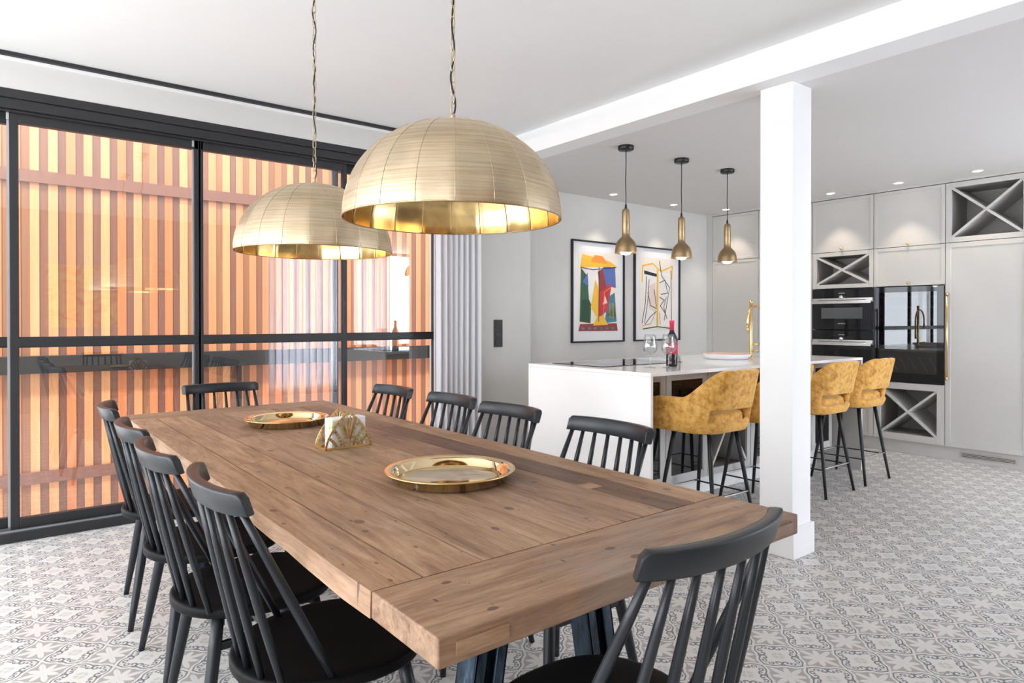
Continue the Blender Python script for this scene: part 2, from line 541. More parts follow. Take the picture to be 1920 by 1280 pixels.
for y0, y1 in ((-1.0, 0.60), (1.0, 2.60), (2.75, 4.35)):
    b = MB()
    for yy in (y0, (y0 + y1) / 2 - 0.03, y1 - 0.06): b.box(XL - 0.1, XL - 0.04, yy, yy + 0.06, 0.12, 2.45)
    for zz in (0.12, 2.39): b.box(XL - 0.1, XL - 0.04, y0, y1, zz, zz + 0.06)
    st(b.build('window_%d' % k, M_black)); k += 1
b = MB()
for xx in (3.55, 4.63, 5.71, 6.79): b.box(xx, xx + 0.06, YF - 0.1, YF - 0.04, 0.06, 2.45)
for zz in (0.06, 2.39): b.box(3.55, 6.85, YF - 0.1, YF - 0.04, zz, zz + 0.06)
st(b.build('window_%d' % k, M_black))

# thin light cornice under the curtain track, and the dark track
st(bx('trim_2', XL, 3.18, YW - 0.012, YW, 2.703, 2.722, M_white))
tr = bx('curtain_track', XL, 3.17, YW - 0.035, YW - 0.005, 2.7235, 2.7445, M_track)
tag(tr, 'long thin black curtain track running along the ceiling above the sliding doors', 'curtain rail')

# black aluminium sliding door set: fixed header and sill (trim), four leaves (door)
b = MB()
b.box(-1.9, 2.98, 4.655, 4.83, 2.497, 2.547)
b.box(-1.9, 2.98, 4.668, 4.83, 2.44, 2.497)
b.box(-1.9, 2.98, 4.69, 4.70, 2.425, 2.44); b.box(-1.9, 2.98, 4.76, 4.77, 2.425, 2.44)
b.box(2.93, 2.98, 4.665, 4.83, 0, 2.5)
st(b.build('trim_3', M_black, bevel=0.003))
b = MB()
b.box(-1.9, 2.98, 4.655, 4.83, -0.02, 0.055)
st(b.build('trim_4', M_black))
b = MB()
for yy in (4.672, 4.690, 4.742): b.box(-1.9, 2.93, yy, yy + 0.005, 0.055, 0.064)
st(b.build('trim_5', M_alu))
# leaves: x0, x1 (outer), y of the front face, handles the visible stiles
leaves = [(-0.95, 0.128, 4.765, 1), (0.083, 1.105, 4.71, 2), (1.05, 2.115, 4.71, 3), (2.03, 2.94, 4.765, 4)]
for x0, x1, yf, n in leaves:
    sl = 0.040; sr = 0.030
    f = MB()
    f.box(x0, x0 + sl, yf, yf + 0.045, 0.058, 2.43)
    f.box(x1 - sr, x1, yf, yf + 0.045, 0.058, 2.43)
    f.box(x0 + sl, x1 - sr, yf, yf + 0.045, 0.058, 0.118)
    f.box(x0 + sl, x1 - sr, yf, yf + 0.045, 2.372, 2.43)
    fo = f.build('door_%d' % n, M_black, bevel=0.002)
    st(fo)
    g = MB()
    g.box(x0 + sl, x1 - sr, yf + 0.004, yf + 0.041, 1.093, 1.155)
    g.box(x0 + sl, x1 - sr, yf - 0.002, yf + 0.004, 1.10, 1.148)
    g.build('crossbar', M_black, fo, bevel=0.0015)
    g = MB(); q0, q1, q2 = x0 + sl - 0.002, x1 - sr + 0.002, yf + 0.020
    for z0, z1 in ((0.116, 1.094), (1.154, 2.374)): g.poly([(q0, q2, z0), (q1, q2, z0), (q1, q2, z1), (q0, q2, z1)])
    g.build('glass_pane', M_pane, fo)
    g = MB(); g.box(x0 - 0.012, x0 - 0.001, yf + 0.01, yf + 0.016, 0.06, 2.425); g.box(x0 - 0.014, x0 - 0.001, yf - 0.002, yf + 0.010, 2.385, 2.43)
    g.build('interlock_strip', M_alu, fo)

# ------------------------------------------------------------------ outside: ground, slatted fence
st(bx('ground', -8, 12, 4.95, 14, -0.6, -0.35, M_out))
st(bx('ground', -14, -2.65, -14, 4.95, -0.6, -0.15, M_out))
st(bx('ground', -2.65, 14, -14, -1.75, -0.6, -0.15, M_out))
random.seed(4)
FY = 6.5
fence = empty('slatted_fence', (1.5, FY, -0.35), label='tall fence of light and dark orange cedar slats outside the sliding glass doors', cat='fence')
b = MB(); tones = []
x = 0.2435 - 0.1205 * 7
while x < 6.6:
    dw = random.uniform(-0.003, 0.003)
    b.box(x - 1.5, x + 0.0620 + dw - 1.5, -0.004, 0.0, 0.02, 3.75); tones += [random.random()] * 6
    x += 0.1205
o = b.build('front_slats', M_slat_l, fence); set_tone(o, tones)
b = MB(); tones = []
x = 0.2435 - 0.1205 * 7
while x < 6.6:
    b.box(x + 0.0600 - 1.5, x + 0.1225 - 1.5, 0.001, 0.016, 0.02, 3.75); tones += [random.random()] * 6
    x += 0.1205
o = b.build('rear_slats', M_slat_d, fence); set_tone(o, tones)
for z0 in (0.30, 2.693):
    b = MB(); b.box(-2.10, 5.0, -0.030, -0.0125, z0, z0 + 0.095)
    o = b.build('fence_rail', M_slat_d, fence); set_tone(o, [0.3] * 6)
for px_ in (-2.05, -0.1, 2.1, 4.3):
    b = MB(); b.box(px_, px_ + 0.09, 0.017, 0.107, 0.0, 3.7)
    o = b.build('fence_post', M_slat_d, fence); set_tone(o, [0.3] * 6)

bb = empty('dark_metal_ledge', (1.5, 6.43, -0.35), label='long dark horizontal band across the cedar fence, seen just below the crossbars', cat='ledge')
b = MB(); b.box(-2.1, 5.0, -0.03, 0.03, 1.18, 1.32); b.build('ledge_board', M_bmetal, bb, bevel=0.004)
for px_ in (-1.9, 0.3, 2.5, 4.7):
    b = MB(); b.box(px_, px_ + 0.04, 0.005, 0.030, 0.0, 1.18); b.build('ledge_post', M_bmetal, bb)

# ------------------------------------------------------------------ column with its foot
b = MB(); b.box(3.295, 3.482, 1.822, 2.010, 0, HK); st(b.build('wall_column', M_white, bevel=0.002))
b = MB(); b.box(3.279, 3.498, 1.806, 2.026, 0, 0.165); st(b.build('baseboard_column', M_white, bevel=0.003))

# ------------------------------------------------------------------ curtain
def curtain(name, x0, x1, y, z0, z1, folds, amp, seed):
    random.seed(seed)
    bm = bmesh.new(); N = folds * 14; rows = 14
    ph = [random.uniform(0.75, 1.25) for _ in range(folds + 1)]
    grid = []
    for j in range(rows + 1):
        v = j / rows; row = []
        for i in range(N + 1):
            u = i / N
            k = min(folds - 1, int(u * folds)); fr = u * folds
            a = amp * ph[k] * (1 + 0.25 * sin(3 * v + k))
            xx = x0 + (x1 - x0) * (u + 0.010 * sin(2 * pi * fr * 1 + 1.0))
            yy = y + a * sin(2 * pi * fr) + 0.006 * sin(5.3 * fr + 2 * v)
            row.append(bm.verts.new((xx, yy, z0 + (z1 - z0) * v)))
        grid.append(row)
    for j in range(rows):
        for i in range(N):
            f = bm.faces.new((grid[j][i], grid[j][i + 1], grid[j + 1][i + 1], grid[j + 1][i])); f.smooth = True
    me = bpy.data.meshes.new(name); bm.to_mesh(me); bm.free()
    o = link(name, me, M_curtain)
    m = o.modifiers.new('thick', 'SOLIDIFY'); m.thickness = 0.0012
    return o
c = curtain('curtain', 2.80, 3.245, 4.575, 0.012, 2.715, 8, 0.028, 3)
tag(c, 'white floor-length curtain gathered at the right end of the sliding doors', 'curtain')
c = curtain('curtain', 3.48, 5.75, YF + 0.14, 0.012, 2.45, 20, 0.03, 5)  # added out of view, softens the bright window mirrored in the door glass
tag(c, 'white sheer curtain added on the window behind the camera to dim its reflection', 'curtain')

# ------------------------------------------------------------------ wall switch
sw = empty('wall_switch', (3.50, YW, 1.136), label='tall black three-gang switch plate on the grey wall beside the curtain', cat='switch')
bx('switch_plate', -0.046, 0.046, -0.009, 0, -0.12, 0.12, M_black, sw, 0.0015)
for zc in (-0.075, 0, 0.075):
    bx('rocker', -0.030, 0.030, -0.0135, -0.0092, zc - 0.030, zc + 0.030, M_track, sw, 0.001)

# ================================================================== DINING TABLE
TX0, TX1, TY0, TY1, TZ = 0.540, 1.602, 0.872, 3.93, 0.76
table = empty('dining_table', ((TX0 + TX1) / 2, (TY0 + TY1) / 2, 0), label='long rustic wooden dining table of reclaimed planks on dark steel legs', cat='table')
def L(x, y): return (x - (TX0 + TX1) / 2, y - (TY0 + TY1) / 2)
cx_, cy_ = (TX0 + TX1) / 2, (TY0 + TY1) / 2
b = None
random.seed(11)
def board(b, x0, x1, y0, y1, z0, z1, j0=0, j1=0, ax='Y', n=24, seed=0):
    """long board with slightly wandering side edges (j0/j1 amplitudes)"""
    rnd = random.Random(seed)
    def wob(k, amp, ph): return amp * (0.6 * sin(3.1 * k + ph) + 0.4 * sin(7.7 * k + 2 * ph)) + rnd.uniform(-1, 1) * amp * 0.25
    secs = []
    for i in range(n + 1):
        t = i / n
        if ax == 'Y':
            yy = y0 + (y1 - y0) * t
            a = x0 + wob(yy, j0, 1.0); c_ = x1 + wob(yy, j1, 2.3)
            q = [(a, yy, z0), (c_, yy, z0), (c_, yy, z1), (a, yy, z1)]
            if j0: q[0] = (a + wob(yy * 1.7, j0, 4) , yy, z0 + wob(yy, j0 * 0.8, 3))
        else:
            xx = x0 + (x1 - x0) * t
            a = y0 + wob(xx, j0, 1.0); c_ = y1 + wob(xx, j1, 2.3)
            q = [(xx, a, z0), (xx, a, z1), (xx, c_, z1), (xx, c_, z0)]
        secs.append([b.bm.verts.new(Vector(p)) for p in q])
    nf = 0
    for A, B in zip(secs, secs[1:]):
        for k in range(4):
            b.bm.faces.new((A[k], A[(k + 1) % 4], B[(k + 1) % 4], B[k])); nf += 1
    b.bm.faces.new(secs[0][::-1]); b.bm.faces.new(secs[-1]); nf += 2
    return nf
tt = MB(); tones = []
xb = [TX0, 0.648, 0.788, 0.952, 1.212, 1.372, 1.492, TX1]
tn = [0.62, 0.55, 0.48, 0.56, 0.40, 0.02, 0.66]
g = 0.0022
ya, yb_ = 1.098, 3.705
for i in range(7):
    x0, x1 = xb[i] + (g if i else 0), xb[i + 1] - (g if i < 6 else 0)
    # a few boards are made of two lengths
    cuts = {1: [2.35], 2: [2.9], 3: [], 4: [1.9], 0: [], 5: [2.75], 6: []}[i]
    ys = [ya] + cuts + [yb_]
    for k in range(len(ys) - 1):
        y0, y1 = ys[k] + g, ys[k + 1] - g
        ax0, ay0 = L(x0, y0); ax1, ay1 = L(x1, y1)
        nf = board(tt, ax0, ax1, ay0, ay1, TZ - 0.048, TZ - random.uniform(0, 0.0008), 0.005 if i == 0 else 0, 0.004 if i == 6 else 0, seed=i * 7 + k)
        tones += [min(1, max(0, tn[i] + (0.12 if k else 0) * (1 if i % 2 else -1)))] * nf
planks = tt.build('tabletop_planks', M_wy, table); set_tone(planks, tones)
for y0, y1, sd in ((TY0, ya, 5), (yb_, TY1, 9)):
    e = MB(); ax0, ay0 = L(TX0 - 0.001, y0); ax1, ay1 = L(TX1 + 0.003, y1)
    nf = board(e, ax0, ax1, ay0, ay1 - 0.0, TZ - 0.050, TZ, 0.0015, 0.0, 'X', 16, sd)
    o = e.build('breadboard_end', M_wx, table, bevel=0.003, seg=2); set_tone(o, [0.42] * nf)
# pale inlay patch and the loose-tenon plugs in the end grain
e = MB(); p0 = L(1.368, 1.372); e.box(p0[0], p0[0] + 0.052, p0[1], p0[1] + 0.058, TZ - 0.004, TZ + 0.0004)
o = e.build('wood_patch', M_wx, table); set_tone(o, [1.0] * 6); tag(o, label='pale square patch let into the dark plank')
for xx in (0.572, 1.47):
    e = MB(); p0 = L(xx, TY0); e.box(p0[0], p0[0] + 0.105, p0[1] - 0.0035, p0[1] + 0.01, TZ - 0.038, TZ - 0.014)
    o = e.build('end_plug', M_wx, table); set_tone(o, [0.62] * 6)
# steel legs: two A-frames of worn blue-black profile
m, nt, bs = newmat('worn_blued_steel')
v = coords(nt, scale=(1, 1, 0.25)); f = noise(nt, v, 30, 4, 0.7)
nt.links.new(ramp(nt, f, [(0.35, (0.012, 0.016, 0.022)), (0.6, (0.045, 0.075, 0.11)), (0.78, (0.16, 0.24, 0.31))]), bs.inputs['Base Color'])
bs.inputs['Metallic'].default_value = 0.6; bs.inputs['Roughness'].default_value = 0.42
M_legsteel = m
def ileg(xt, xb2, y):
    b = MB()
    def sl(x_off0, x_off1, y0, y1):
        A = [(xt + x_off0, y0, 0.70), (xt + x_off1, y0, 0.70), (xt + x_off1, y1, 0.70), (xt + x_off0, y1, 0.70)]
        B = [(xb2 + x_off0, y0, 0.0), (xb2 + x_off1, y0, 0.0), (xb2 + x_off1, y1, 0.0), (xb2 + x_off0, y1, 0.0)]
        va = [b.bm.verts.new(Vector(p)) for p in A]; vb = [b.bm.verts.new(Vector(p)) for p in B]
        b.bm.faces.new(va); b.bm.faces.new(vb[::-1])
        for k in range(4): b.bm.faces.new((va[k], vb[k], vb[(k + 1) % 4], va[(k + 1) % 4]))
    # flat plate facing the end, web, second plate (I-section lying across the table)
    sl(-0.045, -0.014, y - 0.035, y - 0.028); sl(-0.045, -0.038, y - 0.035, y + 0.035)
    sl(0.014, 0.045, y - 0.035, y - 0.028); sl(0.038, 0.045, y - 0.035, y + 0.035)
    sl(-0.038, 0.038, y - 0.004, y + 0.004); sl(-0.045, 0.045, y + 0.028, y + 0.035)
    return b
for yy in (1.25, 3.49):
    ly = yy - cy_
    for sgn in (-1, 1):
        ileg(sgn * 0.138, sgn * 0.255, ly).build('leg', M_legsteel, table, bevel=0.0015, seg=1)
    b = MB(); b.box(-0.36, 0.36, ly - 0.05, ly + 0.05, 0.700, 0.7115)
    b.build('leg_plate', M_legsteel, table)

# ================================================================== DINING CHAIRS
def crest_mesh():
    bm = bmesh.new()
    n = 28
    secs = []
    for i in range(n + 1):
        u = -1 + 2 * i / n
        x = 0.198 * sin(u * 1.05) / sin(1.05)
        y = -0.288 + 0.050 * (abs(u) ** 1.9)
        # tangent in plan
        u2 = u + 0.01
        x2 = 0.198 * sin(u2 * 1.05) / sin(1.05); y2 = -0.288 + 0.050 * (abs(u2) ** 1.9)
        t = Vector((x2 - x, y2 - y, 0)).normalized(); nn = Vector((-t.y, t.x, 0))   # towards the front
        e = max(0, (abs(u) - 0.90) / 0.10)
        ztop = 0.895 - 0.010 * e * e * e; zbot = 0.842 + 0.003 * u * u
        lean = 0.014
        hw = 0.0125
        sec = []
        for (s, z, w) in ((-1, zbot, 0.8), (-1, zbot + 0.003, 1.0), (-1, ztop - 0.005, 1.1), (-1, ztop - 0.0012, 0.95), (0, ztop, 0), (1, ztop - 0.0012, 0.95), (1, ztop - 0.005, 1.1), (1, zbot + 0.003, 1.0), (1, zbot, 0.8)):
            k = (z - zbot) / (ztop - zbot)
            p = Vector((x, y, 0)) + nn * (s * hw * w) + Vector((0, -lean * k, 0))
            p.z = z; sec.append(bm.verts.new(p))
        secs.append(sec)
    for A, B in zip(secs, secs[1:]):
        m_ = len(A)
        for k in range(m_):
            f = bm.faces.new((A[k], A[(k + 1) % m_], B[(k + 1) % m_], B[k])); f.smooth = True
    bm.faces.new(secs[0][::-1]); bm.faces.new(secs[-1])
    bmesh.ops.recalc_face_normals(bm, faces=bm.faces)
    me = bpy.data.meshes.new('crest_rail'); bm.to_mesh(me); bm.free()
    return me

def seat_mesh():
    # D-shaped wooden seat with rounded edge and a shallow dish
    out = []
    n = 48
    for i in range(n):
        a = 2 * pi * i / n
        c_, s_ = cos(a), sin(a)
        e = 2.6 if s_ > 0 else 2.05
        rx = 0.215; ry = 0.225 if s_ > 0 else 0.228
        k = (abs(c_) ** e + abs(s_) ** e) ** (-1 / e)
        out.append((rx * k * c_ * (1.02 if s_ > 0 else 1.0), ry * k * s_))
    bm = bmesh.new()
    rings = []
    for sc, z in ((0.0, 0.449), (0.45, 0.4488), (0.80, 0.4505), (0.955, 0.4525), (0.988, 0.4515), (1.0, 0.4470), (0.998, 0.4290), (0.985, 0.4240), (0.5, 0.4225), (0.0, 0.4225)):
        if sc == 0: rings.append([bm.verts.new((0, 0, z))])
        else: rings.append([bm.verts.new((p[0] * sc, p[1] * sc, z)) for p in out])
    for A, B in zip(rings, rings[1:]):
        for k in range(n):
            k2 = (k + 1) % n
            if len(A) == 1: vs = (A[0], B[k], B[k2])
            elif len(B) == 1: vs = (A[k], A[k2], B[0])
            else: vs = (A[k], A[k2], B[k2], B[k])
            f = bm.faces.new(vs); f.smooth = True
    bmesh.ops.recalc_face_normals(bm, faces=bm.faces)
    me = bpy.data.meshes.new('seat'); bm.to_mesh(me); bm.free()
    return me

def make_chair():
    t = empty('dining_chair', (0, 0, 0))
    link('seat', seat_mesh(), M_seat, t)
    cr = link('crest_rail', crest_mesh(), M_chair, t)
    mod = cr.modifiers.new('bevel', 'BEVEL'); mod.width = 0.004; mod.segments = 2; mod.limit_method = 'ANGLE'; mod.angle_limit = R(60)
    for i in range(8):
        u = -1 + 2 * i / 7
        xt = 0.178 * sin(u * 1.05) / sin(1.05); yt = -0.289 + 0.038 * (abs(u) ** 1.9)
        xb2 = (-0.190, -0.167, -0.100, -0.034, 0.034, 0.100, 0.167, 0.190)[i]; yb2 = (-0.058, -0.163, -0.189, -0.200, -0.200, -0.189, -0.163, -0.058)[i]
        r = 0.0094 if i in (0, 7) else 0.0084
        b = MB()
        pts = [Vector((xb2, yb2, 0.447)).lerp(Vector((xt, yt, 0.848)), k / 4) for k in range(5)]
        b.tube(pts, [r * 0.92, r * 1.12, r * 1.18, r * 1.05, r * 0.82], 12)
        b.build('spindle', M_chair, t)
    for sx, sy in ((-1, -1), (1, -1), (-1, 1), (1, 1)):
        b = MB()
        top = Vector((sx * 0.145, sy * 0.135, 0.428)); bot = Vector((sx * 0.215, -0.203 if sy < 0 else 0.205, 0.0))
        pts = [top.lerp(bot, k / 5) for k in range(6)]
        b.tube(pts, [0.0165, 0.0178, 0.0172, 0.0155, 0.0132, 0.0105], 14)
        b.build('leg', M_chair, t)
    for sx in (-1, 1):
        b = MB(); b.box(sx * 0.160 - 0.009, sx * 0.160 + 0.009, -0.145, 0.16, 0.335, 0.357)
        b.build('side_stretcher', M_chair, t, bevel=0.003)
    b = MB(); b.box(-0.152, 0.152, -0.006, 0.014, 0.338, 0.355)
    b.build('cross_stretcher', M_chair, t, bevel=0.003)
    for q in (0.10, -0.15):
        b = MB(); b.box(-0.15, 0.15, q, q + 0.03, 0.396, 0.4225); b.build('seat_batten', M_chair, t)
    return t

proto = make_chair()
chairs = [
    # x, y, rotation about z (chair front is local +y), label
    (0.660, 3.232, R(-96), 'black spindle-back chair furthest back on the left side of the table, nearest the glass'),
    (0.646, 2.625, R(-90), 'black spindle-back chair second from the far end on the left side of the table'),
    (0.632, 2.107, R(-90), 'black spindle-back chair on the left side of the table, next behind the nearest left one'),
    (0.664, 1.605, R(-91), 'black spindle-back chair closest to the camera on the left long side of the table'),
    (1.446, 3.205, R(91), 'black spindle-back chair furthest back on the right side, in front of the striped fence'),
    (1.473, 2.675, R(90), 'black spindle-back chair on the right side with the white curtain behind its back'),
    (1.448, 2.192, R(90), 'black spindle-back chair on the right side with the grey wall behind its back'),
    (1.448, 1.628, R(89), 'black spindle-back chair on the right side with the white island panel behind its back'),
    (1.022, 3.708, R(180), 'black spindle-back chair at the far head of the table, facing the camera'),
    (0.982, 0.938, R(1), 'large foreground black spindle-back chair at the near head of the table'),
]
for i, (x, y, rz, lab) in enumerate(chairs):
    c = proto if i == 0 else copy_tree(proto)
    c.location = (x, y, 0); c.rotation_euler = (0, 0, rz)
    tag(c, lab, 'chair', 'dining chairs around the long table')

# ================================================================== TABLE ITEMS
def tray(x, y, rad, label):
    t = empty('brass_tray', (x, y, TZ + 0.0006), label=label, cat='tray', group='round brass trays on the dining table')
    prof = [(0.0, 0.004), (rad * 0.82, 0.004), (rad * 0.84, 0.006), (rad * 0.875, 0.027), (rad * 0.89, 0.0305), (rad * 0.985, 0.0335), (rad, 0.0325), (rad * 0.995, 0.030), (rad * 0.93, 0.026), (rad * 0.88, 0.003), (rad * 0.85, 0.0), (0, 0.0)]
    b = MB(); b.lathe(prof, 72)
    o = b.build('tray_dish', M_brass_tray, t)
    b = MB(); b.tube([(rad * 0.997 * cos(2 * pi * k / 72), rad * 0.997 * sin(2 * pi * k / 72), 0.0318) for k in range(72)], 0.0026, 8, closed=True)
    b.build('rolled_rim', M_brass, t)
    return t
tray(1.115, 1.730, 0.200, 'large round shiny brass tray in the near half of the wooden table')
tray(1.100, 3.125, 0.190, 'round shiny brass tray further back on the table, behind the napkin holder')

# napkin holder: two pierced lancet plates joined by a bottom plate
HW, HH = 0.094, 0.140
def lancet(s=1.0, n=10):
    pts = []
    for i in range(n + 1):
        t = i / n
        x = HW * (1 - t ** 1.75); z = HH * (t ** 0.97)
        pts.append((x * s, z))
    right = pts
    left = [(-p[0], p[1]) for p in pts[::-1]][1:]
    return right + left
nh = empty('napkin_holder', (1.078, 2.388, TZ + 0.0006), R(3), label='gold art-deco napkin holder with a pierced fan pattern on the wooden table', cat='napkin holder')
for yy in (0.0, 0.085):
    b = MB()
    ol = lancet()
    b.strip(ol, 0.0085, yy - 0.0015, yy + 0.0015)
    b.strip([(-HW, 0.004), (HW, 0.004)], 0.009, yy - 0.0015, yy + 0.0015)
    # fan ribs
    for k in (1, 2, 3):
        for sg in (-1, 1):
            pts = []
            x_end = [0, 0.040, 0.0625, 0.083][k]
            z_end = [0, 0.106, 0.078, 0.046][k]
            base = [0, 0.010, 0.028, 0.048][k]
            for i in range(7):
                t = i / 6
                xx = sg * (base + (x_end - base) * (t ** 1.5)); zz = 0.006 + (z_end - 0.006) * t
                pts.append((xx, zz))
            b.strip(pts, 0.0105, yy - 0.0014, yy + 0.0014)
    b.strip([(0, 0.028), (0, 0.086)], 0.004, yy - 0.0014, yy + 0.0014)
    for sg in (-1, 1):
        b.strip([(sg * 0.001, 0.040), (sg * 0.020, 0.122)], 0.009, yy - 0.0014, yy + 0.0014)
        b.strip([(sg * 0.001, 0.062), (sg * 0.008, 0.128)], 0.0045, yy - 0.0014, yy + 0.0014)
    b.build('fan_plate', M_brass, nh)
bx('bottom_plate', -HW, HW, 0.0016, 0.0834, 0.0, 0.0015, M_brass, nh)
m, nt, bs = newmat('patterned_napkin')
vo = nt.nodes.new('ShaderNodeTexVoronoi'); vo.inputs['Scale'].default_value = 60
nt.links.new(coords(nt), vo.inputs['Vector'])
f = noise(nt, coords(nt), 28, 2)
c = mix(nt, X.m('MULTIPLY', 1.0, 1.0) if False else 0.0, (0.85, 0.86, 0.88), (0.85, 0.86, 0.88))
c = mix(nt, ramp(nt, f, [(0.52, (0, 0, 0)), (0.58, (1, 1, 1))]), (0.85, 0.86, 0.9), ramp(nt, vo.outputs['Distance'], [(0.0, (0.25, 0.4, 0.5)), (0.3, (0.65, 0.72, 0.25)), (0.6, (0.85, 0.8, 0.7))]))
nt.links.new(c, bs.inputs['Base Color']); bs.inputs['Roughness'].default_value = 0.9
nap = empty('napkin_stack', (1.078, 2.43, TZ + 0.0025), R(3), label='stack of white patterned paper napkins standing in the gold holder', cat='napkins')
b = MB()
for k in range(14):
    y0 = -0.036 + k * 0.0045
    dz = 0.0008 * (k % 3); dx = 0.0015 * ((k * 7) % 5 - 2)
    b.box(-0.066 + dx, 0.074 + dx, y0, y0 + 0.0040, 0.0, 0.112 + dz)
b.build('folded_napkins', m, nap, bevel=0.0008, seg=1)

# ================================================================== DOME PENDANTS
def dome(x, y, zr, label, rot):
    t = empty('dome_pendant_lamp', (x, y, zr), rot, label=label, cat='pendant lamp', group='big brass dome pendants over the dining table')
    RAD, HT, NP = 0.3205, 0.283, 20
    # outside and inside skins, panel seams as slight ridges
    def skin(rad, ht, flip, z0=0.0):
        bm = bmesh.new(); rows = 22; sub = 6; n = NP * sub
        rings = []
        for j in range(rows + 1):
            ph = (pi / 2) * j / rows
            r = rad * cos(ph) ** 0.93 if j < rows else 0
            z = z0 + (ht - z0) * sin(ph) ** 1.02
            if j == rows: rings.append([bm.verts.new((0, 0, ht))]); continue
            ring = []
            for k in range(n):
                a = 2 * pi * k / n; q = (k % sub) / sub
                bulge = 1 - 0.0105 * sin(pi * q)
                ring.append(bm.verts.new((r * bulge * cos(a), r * bulge * sin(a), z)))
            rings.append(ring)
        for A, B in zip(rings, rings[1:]):
            for k in range(n):
                k2 = (k + 1) % n
                vs = (A[k], A[k2], B[0]) if len(B) == 1 else (A[k], A[k2], B[k2], B[k])
                f = bm.faces.new(vs[::-1] if flip else vs); f.smooth = True
        return bm
    bm = skin(RAD, HT, False); me = bpy.data.meshes.new('shade_outside'); bm.to_mesh(me); bm.free()
    link('outer_shade', me, M_brass_out, t)
    bm = skin(RAD - 0.004, HT - 0.004, True); me = bpy.data.meshes.new('shade_inside'); bm.to_mesh(me); bm.free()
    link('inner_lining', me, M_brass_in, t)
    # raised seams
    b = MB()
    for k in range(NP):
        a = 2 * pi * k / NP; pts = []
        for j in range(0, 15):
            ph = (pi / 2) * j / 14.6
            r = RAD * cos(ph) ** 0.93 * 0.9995; z = HT * sin(ph) ** 1.02
            pts.append((r * cos(a), r * sin(a), z + 0.0003))
        b.tube(pts, 0.0013, 6)
        pts = []
        for j in range(0, 13):
            ph = (pi / 2) * j / 14
            r = (RAD - 0.0045) * cos(ph) ** 0.93 * 0.9975; z = (HT - 0.004) * sin(ph) ** 1.02
            pts.append((r * cos(a), r * sin(a), z))
        b.tube(pts, 0.0014, 6)
    b.build('seam_ribs', M_brass_out, t)
    b = MB(); b.tube([((RAD - 0.003) * cos(2 * pi * k / 80), (RAD - 0.003) * sin(2 * pi * k / 80), 0.0) for k in range(80)], 0.0024, 6, closed=True)
    b.build('rim', M_brass_k, t)
    b = MB(); b.lathe([(0, HT + 0.03), (0.006, HT + 0.03), (0.008, HT + 0.02), (0.006, HT + 0.012), (0.02, HT + 0.004), (0.03, HT - 0.002)], 20)
    b.build('top_cap', M_chainm, t)
    # socket and bulb
    b = MB(); b.lathe([(0, HT - 0.006), (0.022, HT - 0.006), (0.022, HT - 0.08), (0.017, HT - 0.085), (0.0, HT - 0.085)], 20)
    b.build('socket', M_bmetal, t)
    b = MB(); b.lathe([(0.014, HT - 0.085), (0.018, HT - 0.10), (0.033, HT - 0.13), (0.036, HT - 0.15), (0.028, HT - 0.172), (0, HT - 0.182)], 20)
    b.build('bulb', M_bulb_off, t)
    # chain and cable to the ceiling
    zt = HC - zr
    b = MB(); z = HT + 0.028; k = 0
    while z < zt - 0.06:
        pts = []
        for i in range(16):
            a = 2 * pi * i / 16
            u, w = 0.0070 * cos(a), 0.0185 * (abs(sin(a)) ** 0.7) * (1 if sin(a) >= 0 else -1)
            p = (u, 0, z + 0.0165 + w) if k % 2 == 0 else (0, u, z + 0.0165 + w)
            pts.append(p)
        b.tube(pts, 0.0017, 6, closed=True)
        z += 0.0315; k += 1
    b.build('chain', M_chainm, t)
    b = MB(); pts = []
    n = 60
    for i in range(n + 1):
        q = i / n
        pts.append((0.006 * sin(q * 37), 0.006 * cos(q * 31 + 1), HT + 0.01 + (zt - 0.03 - HT) * q))
    b.tube(pts, 0.0027, 8); b.build('cable', M_bmetal, t)
    b = MB(); b.lathe([(0, zt - 0.0002), (0.055, zt - 0.0002), (0.055, zt - 0.012), (0.03, zt - 0.03), (0.008, zt - 0.045), (0, zt - 0.045)], 28)
    b.build('ceiling_rose', M_chainm, t)
    b = MB(); b.tube([(0.012 * cos(2 * pi * k / 16), 0.0, 0.012 * sin(2 * pi * k / 16) + zt - 0.055) for k in range(16)], 0.0018, 6, closed=True)
    b.build('hook_ring', M_bmetal, t)
dome(1.070, 1.645, 1.545, 'large ribbed brass dome pendant, the nearer and bigger-looking one above the table', R(4))
dome(1.070, 2.706, 1.535, 'ribbed brass dome pendant hanging further back over the far half of the table', R(11))

